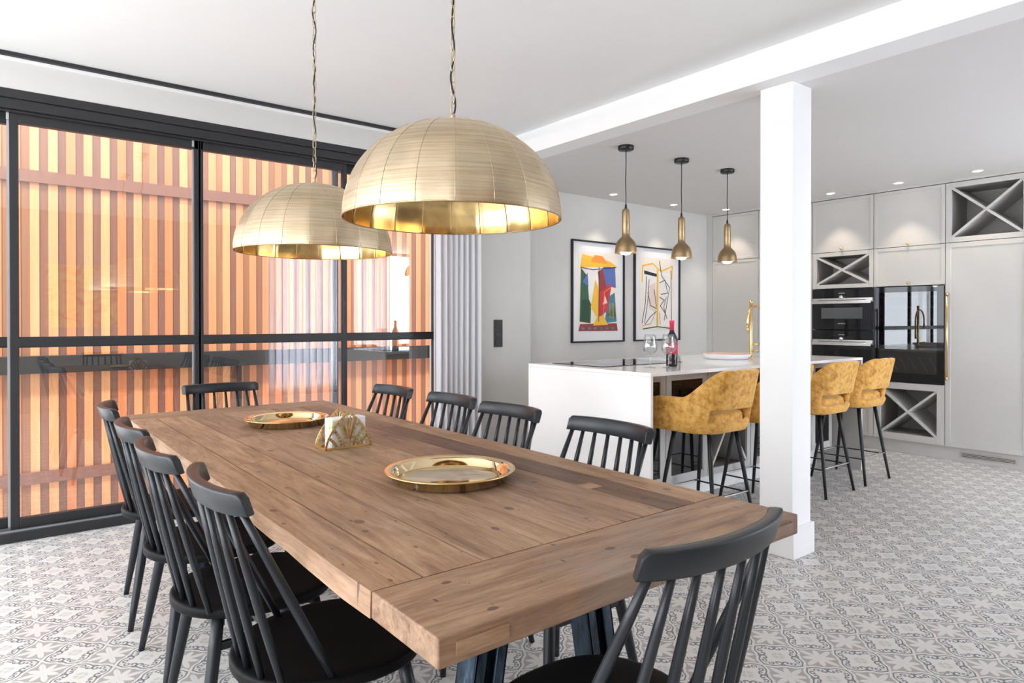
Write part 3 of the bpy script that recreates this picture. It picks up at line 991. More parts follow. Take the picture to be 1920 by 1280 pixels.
# ================================================================== KITCHEN PENDANTS
def kpend():
    t = empty('bell_pendant_lamp', (0, 0, 0))
    # origin: ceiling
    b = MB(); b.lathe([(0, -0.0003), (0.055, -0.0003), (0.056, -0.004), (0.056, -0.026), (0.052, -0.030), (0, -0.030)], 32); b.build('ceiling_rose', M_bmetal, t)
    b = MB()
    b.lathe([(0, -0.447), (0.016, -0.450), (0.0235, -0.458), (0.0265, -0.472), (0.0275, -0.52), (0.0275, -0.585), (0.0268, -0.625), (0.030, -0.650), (0.045, -0.664),
             (0.060, -0.682), (0.071, -0.705), (0.0765, -0.735), (0.078, -0.762), (0.0795, -0.768), (0.0765, -0.768), (0.0745, -0.735), (0.068, -0.706), (0.056, -0.686), (0.042, -0.672), (0.0, -0.668)], 40)
    b.build('lamp_shade', M_brass_k, t)
    b = MB(); b.tube([(0, 0, -0.028), (0.0015, 0, -0.12), (-0.002, 0.001, -0.25), (0.0015, 0, -0.36), (0, 0, -0.43)], 0.0032, 8); b.build('cable', M_bmetal, t)
    b = MB(); b.lathe([(0, -0.415), (0.006, -0.417), (0.008, -0.44), (0.0085, -0.452), (0, -0.452)], 16); b.build('cable_grip', M_bmetal, t)
    b = MB(); b.lathe([(0.016, -0.690), (0.040, -0.712), (0.047, -0.738), (0.044, -0.760), (0.030, -0.775), (0, -0.781)], 24); b.build('bulb', M_bulb, t)
    return t
kp = kpend()
for i, (x, y, lab) in enumerate(((3.588, 3.247, 'small antique brass bell pendant over the island, leftmost of the row of three'),
                                 (4.214, 3.240, 'small antique brass bell pendant over the island, middle one of the row of three'),
                                 (4.805, 3.230, 'small antique brass bell pendant over the island, rightmost of the row of three'))):
    o = kp if i == 0 else copy_tree(kp)
    o.location = (x, y, HK); tag(o, lab, 'pendant lamp', 'bell pendants above the kitchen island')
    lamp('bulb_light', 'POINT', (x, y, HK - 0.80), 2.2, (1.0, 0.84, 0.62), shadow_soft_size=0.03)

# recessed downlights
def downl():
    t = empty('recessed_downlight', (0, 0, 0))
    b = MB(); b.lathe([(0.036, -0.0006), (0.045, -0.0006), (0.045, -0.004), (0.036, -0.005), (0.0355, -0.002)], 32); b.build('trim_ring', M_white, t)
    b = MB(); b.lathe([(0, -0.0012), (0.0365, -0.0012), (0.0365, -0.0022), (0, -0.0022)], 28); b.build('lit_lens', M_spot, t)
    return t
dl = downl()
DL = [(4.857, 4.56, 'round lit ceiling downlight above the left framed picture'),
      (5.801, 4.56, 'round lit ceiling downlight above the right framed picture'),
      (6.52, 4.40, 'round lit ceiling downlight in front of the corner tall cabinet'),
      (6.50, 3.205, 'round lit ceiling downlight above the oven column'),
      (6.49, 2.581, 'round lit ceiling downlight above the wine cooler column'),
      (6.49, 1.967, 'round lit ceiling downlight above the big crossed wine rack at the right')]
for i, (x, y, lab) in enumerate(DL):
    o = dl if i == 0 else copy_tree(dl)
    o.location = (x, y, HK); tag(o, lab, 'downlight', 'recessed downlights in the kitchen ceiling')
    lamp('downlight_beam', 'SPOT', (x, y, HK - 0.012), 14, (1.0, 0.84, 0.66), (0, 0, -1), spot_size=R(75), spot_blend=0.5, shadow_soft_size=0.02)

# ================================================================== FRAMED PRINTS (plain abstract stand-ins)
INK = {
 'yellow': plain('ink_yellow', (0.85, 0.50, 0.05), 0.6), 'red': plain('ink_red', (0.55, 0.04, 0.06), 0.6), 'green': plain('ink_green', (0.04, 0.12, 0.07), 0.6),
 'blue': plain('ink_blue', (0.10, 0.16, 0.42), 0.6), 'black': plain('ink_black', (0.02, 0.02, 0.03), 0.6), 'white': plain('ink_white', (0.82, 0.80, 0.78), 0.6),
 'maroon': plain('ink_maroon', (0.30, 0.05, 0.05), 0.6), 'pink': plain('ink_pink', (0.78, 0.62, 0.56), 0.6), 'teal': plain('ink_teal', (0.05, 0.22, 0.30), 0.6),
 'orange': plain('ink_orange', (0.85, 0.30, 0.05), 0.6)}
def picture(x0, x1, label, art):
    z0, z1 = 1.026, 2.053
    t = empty('framed_print', ((x0 + x1) / 2, YP, z0), label=label, cat='picture')
    w = (x1 - x0) / 2; h = z1 - z0
    b = MB()
    b.box(-w, -w + 0.016, -0.028, -0.001, 0, h); b.box(w - 0.016, w, -0.028, -0.001, 0, h)
    b.box(-w + 0.016, w - 0.016, -0.028, -0.001, 0, 0.016); b.box(-w + 0.016, w - 0.016, -0.028, -0.001, h - 0.016, h)
    b.build('frame', M_black, t, bevel=0.001, seg=1)
    bx('passepartout', -w + 0.0165, w - 0.0165, -0.010, -0.002, 0.0165, h - 0.0165, M_paper, t)
    aw, a0, a1 = w - 0.095, 0.115, h - 0.115
    b = MB(); keys = ['cream'] + list(INK)
    b.prism([(-aw, a0), (aw, a0), (aw, a1), (-aw, a1)], -0.0115, -0.0102, 'XZ', 0)
    lay = [0.0116]
    def shape(col, pts):
        q = [(-aw + 2 * aw * u, a0 + (a1 - a0) * v) for u, v in pts]
        lay[0] += 0.00022
        b.prism(q, -lay[0], -lay[0] + 0.0002, 'XZ', keys.index(col))
    def line(col, pts, wd=0.02):
        q = [(-aw + 2 * aw * u, a0 + (a1 - a0) * v) for u, v in pts]
        lay[0] += 0.00022
        b.strip(q, wd, -lay[0], -lay[0] + 0.0002, 'XZ', keys.index(col))
    art(shape, line)
    b.build('print', [M_cream] + [INK[k_] for k_ in INK], t)
    return t
def circ(cx, cy, rx, ry, n=16, a0=0, a1=2 * pi): return [(cx + rx * cos(a0 + (a1 - a0) * k / n), cy + ry * sin(a0 + (a1 - a0) * k / n)) for k in range(n + (0 if abs(a1 - a0 - 2 * pi) < 1e-6 else 1))]
def art_blocks(S_, Ln):
    S_('green', [(0.03, 0.12), (0.30, 0.10), (0.34, 0.62), (0.06, 0.80)])
    S_('teal', [(0.66, 0.10), (0.97, 0.12), (0.92, 0.50), (0.74, 0.44)])
    S_('blue', [(0.58, 0.60), (0.95, 0.56), (0.93, 0.82), (0.62, 0.84)])
    S_('white', [(0.26, 0.40), (0.46, 0.18), (0.50, 0.80), (0.20, 0.84)])
    S_('yellow', [(0.30, 0.30), (0.50, 0.14), (0.52, 0.50), (0.42, 0.66)])
    S_('red', [(0.50, 0.16), (0.72, 0.26), (0.84, 0.60), (0.52, 0.58)])
    S_('maroon', [(0.54, 0.50), (0.70, 0.56), (0.60, 0.80), (0.48, 0.76)])
    S_('yellow', [(0.04, 0.80), (0.97, 0.84), (0.80, 0.90), (0.10, 0.97)])
    S_('orange', [(0.30, 0.88), (0.74, 0.87), (0.60, 0.96), (0.40, 0.97)])
    S_('maroon', [(0.0, 0.0), (1.0, 0.0), (0.97, 0.10), (0.04, 0.09)])
    S_('yellow', [(0.36, 0.07), (0.74, 0.08), (0.62, 0.20), (0.46, 0.18)])
    for k in range(6): S_('teal', [(0.08 + 0.15 * k, 0.02), (0.15 + 0.15 * k, 0.02), (0.15 + 0.15 * k, 0.05), (0.08 + 0.15 * k, 0.05)])
    S_('blue', [(0.10, 0.62), (0.24, 0.56), (0.22, 0.74)]); S_('green', [(0.72, 0.20), (0.94, 0.18), (0.90, 0.32)])
    S_('pink', [(0.60, 0.34), (0.72, 0.36), (0.66, 0.46)])
    Ln('black', [(0.50, 0.12), (0.51, 0.82)], 0.007); Ln('orange', [(0.62, 0.18), (0.64, 0.50), (0.80, 0.56)], 0.008)
    Ln('black', [(0.05, 0.80), (0.35, 0.78), (0.95, 0.83)], 0.008)
    for k in range(6): Ln('black', [(0.08 + 0.035 * k, 0.12), (0.10 + 0.03 * k, 0.40)], 0.004)
    for k in range(4): Ln('yellow', [(0.76 + 0.04 * k, 0.16), (0.78 + 0.03 * k, 0.36)], 0.004)
def art_lines(S_, Ln):
    S_('white', [(0.10, 0.05), (0.90, 0.05), (0.90, 0.80), (0.10, 0.82)])
    S_('pink', [(0.26, 0.30), (0.46, 0.24), (0.44, 0.66), (0.22, 0.60)])
    Ln('yellow', [(0.06, 0.66), (0.08, 0.88), (0.36, 0.92), (0.60, 0.82), (0.94, 0.90), (0.93, 0.72)], 0.016)
    S_('black', [(0.12, 0.77), (0.48, 0.74), (0.48, 0.78), (0.12, 0.82)])
    Ln('black', [(0.56, 0.96), (0.62, 0.76), (0.86, 0.60), (0.70, 0.14)], 0.009)
    Ln('black', [(0.90, 0.84), (0.92, 0.12)], 0.009); Ln('black', [(0.18, 0.74), (0.16, 0.40), (0.06, 0.10)], 0.009); Ln('black', [(0.26, 0.70), (0.22, 0.40), (0.13, 0.10)], 0.008)
    Ln('green', [(0.22, 0.52), (0.30, 0.34), (0.48, 0.30), (0.40, 0.56)], 0.010)
    Ln('black', [(0.56, 0.66), (0.72, 0.70), (0.80, 0.52), (0.60, 0.50)], 0.008)
    S_('yellow', [(0.48, 0.84), (0.53, 0.84), (0.52, 0.06), (0.47, 0.06)])
    Ln('maroon', [(0.56, 0.46), (0.70, 0.42), (0.58, 0.34), (0.72, 0.24)], 0.010)
    Ln('green', [(0.76, 0.46), (0.68, 0.32), (0.78, 0.16)], 0.009); Ln('orange', [(0.56, 0.24), (0.58, 0.08)], 0.010)
    Ln('black', [(0.46, 0.26), (0.28, 0.18), (0.14, 0.08)], 0.008)
    Ln('orange', [(0.06, 0.06), (0.30, 0.09), (0.44, 0.24)], 0.008)
    Ln('green', [(0.08, 0.02), (0.50, 0.05), (0.92, 0.02)], 0.012)
picture(4.503, 5.262, 'black-framed print with dense yellow, red, green and blue abstract blocks, left of the two', art_blocks)
picture(5.420, 6.192, 'black-framed print with thin abstract lines and yellow strokes on pale ground, right of the two', art_lines)

# ================================================================== KITCHEN ISLAND
IX0, IX1, IY0, IY1, IZ = 3.040, 5.740, 2.556, 3.680, 0.940
isl = empty('kitchen_island', ((IX0 + IX1) / 2, (IY0 + IY1) / 2, 0), label='long kitchen island with glossy white waterfall worktop and greige cabinets under it', cat='kitchen island')
ox, oy = (IX0 + IX1) / 2, (IY0 + IY1) / 2
def ib(name, x0, x1, y0, y1, z0, z1, mat, parent=None, bevel=0):
    return bx(name, x0 - ox, x1 - ox, y0 - oy, y1 - oy, z0, z1, mat, parent or isl, bevel)
ib('worktop', IX0, IX1, IY0, IY1, IZ - 0.022, IZ, M_quartz, None, 0.0015)
ib('end_panel', IX0, IX0 + 0.022, IY0, IY1, 0, IZ - 0.0225, M_quartz, None, 0.001)
ib('end_panel', IX1 - 0.022, IX1, IY0, IY1, 0, IZ - 0.0225, M_cab, None, 0.001)
CY = 2.795
# carcass (set back), plinth, then door fronts facing the stools
b = MB()
def cb(x0, x1, y0, y1, z0, z1): b.box(x0 - ox, x1 - ox, y0 - oy, y1 - oy, z0, z1)
cb(IX0 + 0.03, IX1 - 0.03, CY + 0.36, IY1 - 0.02, 0.162, IZ - 0.026)
cb(IX0 + 0.03, IX1 - 0.03, CY + 0.02, CY + 0.36, 0.162, 0.18)
cb(IX0 + 0.03, IX1 - 0.03, CY + 0.02, CY + 0.36, IZ - 0.045, IZ - 0.026)
for xx in (IX0 + 0.03, 3.47, 3.93, 4.45, 4.93, 5.36, IX1 - 0.048): cb(xx, xx + 0.018, CY + 0.02, CY + 0.36, 0.18, IZ - 0.045)
b.build('carcass', M_cabin, isl)
ib('plinth', IX0 + 0.024, IX1 - 0.024, 2.935, IY1 - 0.05, 0, 0.16, M_quartz)
def idoor(x0, x1, glass=True):
    z0, z1 = 0.165, 0.905
    fr = 0.055 if glass else 0.05
    b = MB()
    def q(a0, a1, z0_, z1_, y0=CY, y1=CY + 0.02): b.box(a0 - ox, a1 - ox, y0 - oy, y1 - oy, z0_, z1_)
    q(x0, x0 + fr, z0, z1); q(x1 - fr, x1, z0, z1); q(x0 + fr, x1 - fr, z0, z0 + fr); q(x0 + fr, x1 - fr, z1 - fr, z1)
    o = b.build('door', M_cab, isl, bevel=0.002)
    ib('door_glass' if glass else 'door_panel', x0 + fr, x1 - fr, CY + 0.008, CY + 0.012, z0 + fr, z1 - fr, M_bglass if glass else M_cab, None).parent = o
def irack(x0, x1):
    z0, z1 = 0.165, 0.905; fr = 0.045
    b = MB()
    def q(a0, a1, z0_, z1_, y0=CY, y1=CY + 0.02): b.box(a0 - ox, a1 - ox, y0 - oy, y1 - oy, z0_, z1_)
    q(x0, x0 + fr, z0, z1); q(x1 - fr, x1, z0, z1); q(x0 + fr, x1 - fr, z0, z0 + fr); q(x0 + fr, x1 - fr, z1 - fr, z1)
    b.build('rack_frame', M_cab, isl, bevel=0.002)
    a0, a1, c0, c1 = x0 + fr - ox, x1 - fr - ox, z0 + fr, z1 - fr
    b = MB(); b.strip([(a0, c0), (a1, c1)], 0.018, CY + 0.004 - oy, CY + 0.34 - oy); b.strip([(a0, c1), (a1, c0)], 0.0178, CY + 0.0045 - oy, CY + 0.34 - oy)
    b.build('crossed_divider', M_cab, isl)
idoor(3.075, 3.475); idoor(3.48, 3.93); irack(3.935, 4.46); idoor(4.465, 4.93); irack(4.935, 5.36); idoor(5.365, 5.71)

hob = empty('induction_hob', (3.60, 3.33, IZ + 0.0004), label='flat black glass induction hob set in the left end of the white island', cat='hob')
bx('hob_glass', -0.42, 0.42, -0.25, 0.25, 0, 0.004, M_bglass, hob, 0.001)
b = MB()
for (x, y, r) in ((-0.25, 0.10, 0.09), (-0.25, -0.12, 0.075), (0.25, 0.10, 0.09), (0.25, -0.12, 0.075)):
    b.lathe([(r, 0.0042), (r + 0.0015, 0.0042), (r + 0.0015, 0.0044), (r, 0.0044)], 40, (x, y, 0))
b.build('cooking_zone', M_steel, hob)

# brass tap
tp = empty('kitchen_tap', (5.005, 3.135, IZ), label='tall brass kitchen tap with an arched spout rising from the island beside the white column', cat='tap')
b = MB(); b.lathe([(0, 0.0005), (0.030, 0.0005), (0.030, 0.008), (0.018, 0.012), (0.013, 0.02), (0.0125, 0.455), (0.0145, 0.457), (0.0145, 0.478), (0, 0.480)], 24)
b.build('tap_body', M_brass, tp)
b = MB(); pts = [(0.145, -0.028, 0.10), (0.145, -0.028, 0.31)]
for k in range(0, 13):
    a = pi * k / 12
    pts.append((0.025 + 0.12 * cos(a), -0.028, 0.31 + 0.12 * sin(a)))
pts += [(-0.095, -0.028, 0.29), (-0.095, -0.028, 0.265)]
b.tube(pts, 0.0088, 14)
b.tube([(-0.095, -0.028, 0.265), (-0.095, -0.028, 0.208)], 0.0098, 14)
b.tube([(0.145, -0.028, 0.11), (0.0, 0.0, 0.11)], 0.009, 10)
b.build('spout', M_brass, tp)
b = MB(); b.tube([(0, -0.012, 0.05), (0.0, -0.075, 0.062)], [0.006, 0.005], 10); b.build('lever', M_brass, tp)

# ---- things on the island
def wineglass(x, y, label):
    t = empty('wine_glass', (x, y, IZ + 0.0004), label=label, cat='wine glass', group='stemmed wine glasses on the island')
    b = MB(); b.lathe([(0, 0.0), (0.036, 0.0), (0.037, 0.0015), (0.012, 0.0045), (0.0045, 0.012), (0.0035, 0.03), (0.0035, 0.078), (0.006, 0.086), (0, 0.086)], 32); b.build('stem', M_glassware, t)
    b = MB()
    outer = [(0.0, 0.086), (0.018, 0.089), (0.036, 0.102), (0.0465, 0.122), (0.0475, 0.142), (0.043, 0.170), (0.0375, 0.198), (0.035, 0.218)]
    inner = [(r - 0.0012, z + (0.0015 if r < 0.03 else 0)) for r, z in outer[1:]][::-1]
    b.lathe(outer + inner + [(0, 0.0876)], 40); b.build('bowl', M_glassware, t)
    return t
wineglass(3.398, 2.862, 'empty stemmed wine glass on the island, the left of the two')
wineglass(3.492, 2.787, 'empty stemmed wine glass on the island standing right in front of the bottle')
M_wine = plain('dark_wine_glass', (0.012, 0.008, 0.012), 0.06, spec=0.6)
M_redfoil = plain('red_foil', (0.72, 0.03, 0.10), 0.35, spec=0.5)
M_label = plain('bottle_label', (0.70, 0.04, 0.12), 0.6)
bt = empty('wine_bottle', (3.600, 2.845, IZ + 0.0004), label='dark wine bottle with red foil neck standing on the island behind the glasses', cat='bottle')
b = MB(); b.lathe([(0, 0.003), (0.030, 0.0), (0.0375, 0.004), (0.038, 0.02), (0.038, 0.175), (0.036, 0.192), (0.026, 0.215), (0.0165, 0.232), (0.0145, 0.245), (0.0140, 0.26), (0, 0.26)], 36); b.build('bottle_glass', M_wine, bt)
b = MB(); b.lathe([(0.0143, 0.243), (0.0150, 0.243), (0.0152, 0.295), (0.0162, 0.297), (0.0162, 0.306), (0.0145, 0.309), (0, 0.309)], 28); b.build('foil_cap', M_redfoil, bt)
b = MB(); b.lathe([(0.0383, 0.085), (0.0386, 0.085), (0.0386, 0.165), (0.0383, 0.165)], 40); b.build('label', M_label, bt)
M_platter = plain('pinkish_stone', (0.80, 0.70, 0.66), 0.4, var=0.06, nscale=10)
M_terra = plain('terracotta_glaze', (0.72, 0.47, 0.40), 0.35, var=0.1)
pl = empty('shallow_platter', (4.655, 3.13, IZ + 0.0004), R(0), label='shallow round white dish with a terracotta-pink inside on the island', cat='dish')
b = MB(); b.lathe([(0, 0.0), (0.15, 0.0), (0.16, 0.004), (0.188, 0.042), (0.186, 0.0425)], 48); b.build('dish_outside', M_paper, pl)
b = MB(); b.lathe([(0.186, 0.0425), (0.182, 0.0415), (0.156, 0.008), (0, 0.005)], 48); b.build('dish_inside', M_terra, pl)

# ================================================================== BAR STOOLS
def stool_shell():
    # plan path of the shell, from the right arm front round the back to the left arm front
    path = []
    hx, yf, yb2, r = 0.262, 0.235, -0.200, 0.165
    n1, n2, n3 = 9, 9, 11
    for i in range(n1): path.append((hx, yf + (yb2 + r - yf) * i / n1, 0.0))
    for i in range(n2):
        a = (pi / 2) * i / n2
        path.append((hx - r + r * cos(a), yb2 + r - r * sin(a), i / n2))
    for i in range(n3): path.append(((hx - r) * (1 - 2 * i / n3), yb2, 1.0))
    for i in range(n2 + 1):
        a = (pi / 2) * (1 - i / n2)
        path.append((-(hx - r + r * cos(a)), yb2 + r - r * sin(a), 1 - i / n2))
    for i in range(1, n1 + 1): path.append((-hx, yb2 + r + (yf - yb2 - r) * i / n1, 0.0))
    bm = bmesh.new(); cols = []
    def sm(t): t = max(0, min(1, t)); return t * t * (3 - 2 * t)
    for (x, y, bk) in path:
        # top edge: arm height in front, rising to the back
        k = sm((-0.03 - y) / 0.165) if abs(x) > hx - r - 0.001 else 1.0
        ax_ = abs(x)
        ztop = 0.795 - 0.02 * sm((y - 0.12) / 0.115) + (0.165) * k - 0.004 * (ax_ / 0.1) ** 2 * (1 if bk > 0.9 else 0)
        rows = [0.590, 0.618, 0.648, 0.728]
        rows += [0.728 + (ztop - 0.728) * q / 4 for q in (1, 2, 3, 4)]
        col = []
        for z in rows:
            inset = 0.028 * (1 - sm((z - 0.585) / 0.06))
            sc = 1 - inset / 0.26
            up = max(0, (z - 0.66) / 0.3)
            backn = sm((0.0 - y) / 0.2)
            xx = x * sc * (1 - 0.05 * up * backn); yy = y * sc - 0.070 * up * backn
            col.append(bm.verts.new((xx, yy, z)))
        cols.append(col)
    for i, (A, B) in enumerate(zip(cols, cols[1:])):
        mx = (path[i][0] + path[i + 1][0]) / 2; my = (path[i][1] + path[i + 1][1]) / 2
        for k in range(len(A) - 1):
            if k == 2 and abs(mx) < 0.205 and my < -0.1: continue
            f = bm.faces.new((A[k], A[k + 1], B[k + 1], B[k])); f.smooth = True
    bmesh.ops.recalc_face_normals(bm, faces=bm.faces)
    me = bpy.data.meshes.new('shell'); bm.to_mesh(me); bm.free()
    return me
def make_stool():
    t = empty('bar_stool', (0, 0, 0))
    sh = link('backrest_shell', stool_shell(), M_velvet, t)
    m = sh.modifiers.new('thick', 'SOLIDIFY'); m.thickness = 0.036; m.offset = 0; m.use_even_offset = True
    m = sh.modifiers.new('bevel', 'BEVEL'); m.width = 0.008; m.segments = 2; m.limit_method = 'ANGLE'; m.angle_limit = R(50)
    m = sh.modifiers.new('sub', 'SUBSURF'); m.levels = 1; m.render_levels = 1
    # cushion
    bm = bmesh.new(); rings = []; n = 40
    for sc, z in ((0, 0.588), (0.86, 0.588), (0.97, 0.60), (1.0, 0.64), (0.985, 0.676), (0.93, 0.692), (0.6, 0.700), (0, 0.703)):
        if sc == 0: rings.append([bm.verts.new((0, 0.02, z))]); continue
        ring = []
        for i in range(n):
            a = 2 * pi * i / n; c_, s_ = cos(a), sin(a); e = 3.2
            k = (abs(c_) ** e + abs(s_) ** e) ** (-1 / e)
            ring.append(bm.verts.new((0.236 * k * c_ * sc, 0.025 + (0.225 if s_ > 0 else 0.205) * k * s_ * sc, z)))
        rings.append(ring)
    for A, B in zip(rings, rings[1:]):
        for k in range(n):
            k2 = (k + 1) % n
            if len(A) == 1: vs = (A[0], B[k], B[k2])
            elif len(B) == 1: vs = (A[k], A[k2], B[0])
            else: vs = (A[k], A[k2], B[k2], B[k])
            f = bm.faces.new(vs); f.smooth = True
    bmesh.ops.recalc_face_normals(bm, faces=bm.faces)
    me = bpy.data.meshes.new('cushion'); bm.to_mesh(me); bm.free()
    link('seat_cushion', me, M_velvet, t)
    # lower skirt closing the shell at the back, under the opening
    b = MB(); b.box(-0.16, 0.16, -0.15, 0.16, 0.574, 0.5875); b.build('mounting_plate', M_bmetal, t)
    for sx, sy in ((-1, -1), (1, -1), (-1, 1), (1, 1)):
        b = MB(); top = Vector((sx * 0.135, sy * 0.125, 0.585)); bot = Vector((sx * 0.207, sy * 0.21, 0))
        pts = [top.lerp(bot, k / 4) for k in range(5)]
        b.tube(pts, [0.0135, 0.0135, 0.0125, 0.011, 0.0095], 12)
        b.build('leg', M_bmetal, t)
    zf = 0.205; fx, fy = 0.182, 0.18
    for sy, mt in ((-1, M_chrome), (1, M_chrome)):
        b = MB(); b.box(-fx, fx, sy * fy - 0.008, sy * fy + 0.008, zf - 0.005, zf + 0.005); b.build('footrest', mt, t, bevel=0.002)
    for sx in (-1, 1):
        b = MB(); b.box(sx * fx - 0.006, sx * fx + 0.006, -fy, fy, zf - 0.0135, zf - 0.0055 ); b.build('side_stretcher', M_bmetal, t, bevel=0.002)
    return t
st0 = make_stool()
for i, (x, lab) in enumerate(((3.475, 'mustard velvet bar stool at the white panelled island end, left of the white column'),
                              (4.130, 'mustard velvet bar stool mostly hidden behind the white column'),
                              (4.777, 'mustard velvet bar stool just right of the white column'),
                              (5.378, 'mustard velvet bar stool furthest right, nearest the wine cooler'))):
    o = st0 if i == 0 else copy_tree(st0)
    o.location = (x, 2.490, 0); tag(o, lab, 'bar stool', 'mustard velvet stools along the island')

# ================================================================== TALL KITCHEN CABINETS
XF = 6.72     # plane of the door fronts
DB = 7.24     # back of the cabinets
def carcass(t, y0, y1, x0=XF + 0.022):
    """open box in units: returns adder"""
    return None
def shaker(name, t, y0, y1, z0, z1, fr=0.042, mat=M_cab, drop=0.006):
    """framed door lying in the front plane; local coords relative to the unit empty (x=0 is the front plane)"""
    b = MB(); g = 0.0024
    y0 += g; y1 -= g; z0 += g; z1 -= g
    b.box(0, 0.02, y0, y0 + fr, z0, z1); b.box(0, 0.02, y1 - fr, y1, z0, z1)
    b.box(0, 0.02, y0 + fr, y1 - fr, z0, z0 + fr); b.box(0, 0.02, y0 + fr, y1 - fr, z1 - fr, z1)
    b.box(drop, 0.018, y0 + fr - 0.001, y1 - fr + 0.001, z0 + fr - 0.001, z1 - fr + 0.001)
    return b.build(name, mat, t, bevel=0.0012, seg=1)
def knob(parent, y, z):
    b = MB(); b.lathe([(0, 0.0), (0.006, 0.0), (0.006, -0.010), (0.0125, -0.014), (0.0135, -0.020), (0.010, -0.026), (0, -0.028)], 20, (0, y, z), axis='X')
    o = b.build('knob', M_brass, parent); tag(o, label='small round brass knob')
def xrack(t, y0, y1, z0, z1, fr=0.042, depth=0.36):
    b = MB(); g = 0.0024
    y0 += g; y1 -= g; z0 += g; z1 -= g
    b.box(0, 0.02, y0, y0 + fr, z0, z1); b.box(0, 0.02, y1 - fr, y1, z0, z1)
    b.box(0, 0.02, y0 + fr, y1 - fr, z0, z0 + fr); b.box(0, 0.02, y0 + fr, y1 - fr, z1 - fr, z1)
    b.build('rack_frame', M_cab, t, bevel=0.0012, seg=1)
    a0, a1, c0, c1 = y0 + fr, y1 - fr, z0 + fr, z1 - fr
    b = MB()
    b.box(0.021, depth, a0 - 0.012, a0, c0, c1); b.box(0.021, depth, a1, a1 + 0.012, c0, c1)
    b.box(0.021, depth, a0 - 0.012, a1 + 0.012, c0 - 0.012, c0); b.box(0.021, depth, a0 - 0.012, a1 + 0.012, c1, c1 + 0.012)
    b.box(depth, depth + 0.012, a0 - 0.012, a1 + 0.012, c0 - 0.012, c1 + 0.012)
    b.build('rack_lining', M_cabin, t)
    b = MB(); b.strip([(a0 + 0.004, c0 + 0.002), (a1 - 0.004, c1 - 0.002)], 0.020, 0.003, depth - 0.002, 'YZ'); b.strip([(a0 + 0.004, c1 - 0.002), (a1 - 0.004, c0 + 0.002)], 0.0198, 0.0035, depth - 0.003, 'YZ')
    o = b.build('crossed_divider', M_cab, t)
def unit(y0, y1, label, name='tall_cabinet'):
    yc = (y0 + y1) / 2
    t = empty(name, (XF, yc, 0), label=label, cat='cabinet')
    h = (y1 - y0) / 2
    return t, -h, h
def box_parts(t, a, c, holes=()):
    """side panels, top, bottom; solid blocks elsewhere is left out so niches stay open"""
    b = MB()
    b.box(0.021, 0.50, a + 0.0005, a + 0.018, 0.122, 2.474); b.box(0.021, 0.50, c - 0.018, c - 0.0005, 0.122, 2.474)
    b.box(0.021, 0.50, a + 0.018, c - 0.018, 0.122, 0.138); b.box(0.021, 0.50, a + 0.018, c - 0.018, 2.458, 2.474)
    b.box(0.49, 0.505, a + 0.018, c - 0.018, 0.138, 2.458)
    b.build('carcass', M_cabin, t)
zU = 1.940
# corner unit
t, a, c = unit(4.120, 4.718, 'plain greige tall cabinet in the corner beside the picture wall, upper and lower door')
box_parts(t, a, c); shaker('door', t, a, c, zU + 0.006, 2.474, 0.032); shaker('door', t, a, c, 0.122, zU + 0.006, 0.032)
# unit behind the column
t, a, c = unit(3.503, 4.120, 'greige tall cabinet standing behind the white column')
box_parts(t, a, c); shaker('door', t, a, c, zU, 2.474, 0.032); shaker('door', t, a, c, 1.57, zU, 0.032); shaker('door', t, a, c, 0.122, 1.57, 0.032)
# oven unit
t, a, c = unit(2.893, 3.503, 'greige oven cabinet with small crossed wine rack above the ovens')
box_parts(t, a, c); d = shaker('door', t, a, c, zU, 2.474, 0.032); knob(d, 0.0, zU + 0.028)
xrack(t, a, c, 1.571, zU, 0.040)
d = shaker('drawer', t, a, c, 0.122, 0.66, 0.042)
# wine cooler unit
t, a, c = unit(2.280, 2.893, 'greige cabinet around the wine cooler with a crossed bottle rack below')
box_parts(t, a, c); d = shaker('door', t, a, c, zU, 2.474, 0.032); knob(d, 0.0, zU + 0.026)
d = shaker('door', t, a, c, 1.571, zU, 0.032); knob(d, -0.005, 1.597)
xrack(t, a, c, 0.122, 0.668, 0.062, 0.40)
# fridge unit
t, a, c = unit(1.662, 2.280, 'tall greige cabinet with large crossed wine rack on top and long brass handle')
box_parts(t, a, c); xrack(t, a, c, zU, 2.474, 0.045, 0.38)
d = shaker('door', t, a, c, 0.122, zU, 0.042)
b = MB(); hy = c - 0.028
b.tube([(-0.040, hy, 0.745), (-0.040, hy, 1.470)], 0.0085, 14)
for zz in (0.718, 0.745, 1.470, 1.497): pass
b.tube([(-0.040, hy, 0.716), (-0.040, hy, 0.745)], 0.0115, 14); b.tube([(-0.040, hy, 1.470), (-0.040, hy, 1.499)], 0.0115, 14)
for zz in (0.732, 1.484): b.tube([(-0.040, hy, zz), (0.0005, hy, zz)], 0.0065, 10)
o = b.build('handle', M_brass, d); tag(o, label='long vertical brass bar handle')
# next unit, at the edge of the frame
t, a, c = unit(1.05, 1.662, 'greige tall cabinet at the right edge of the picture, beyond the wine rack column')
box_parts(t, a, c); shaker('door', t, a, c, zU, 2.474, 0.042); shaker('door', t, a, c, 0.122, zU, 0.042)
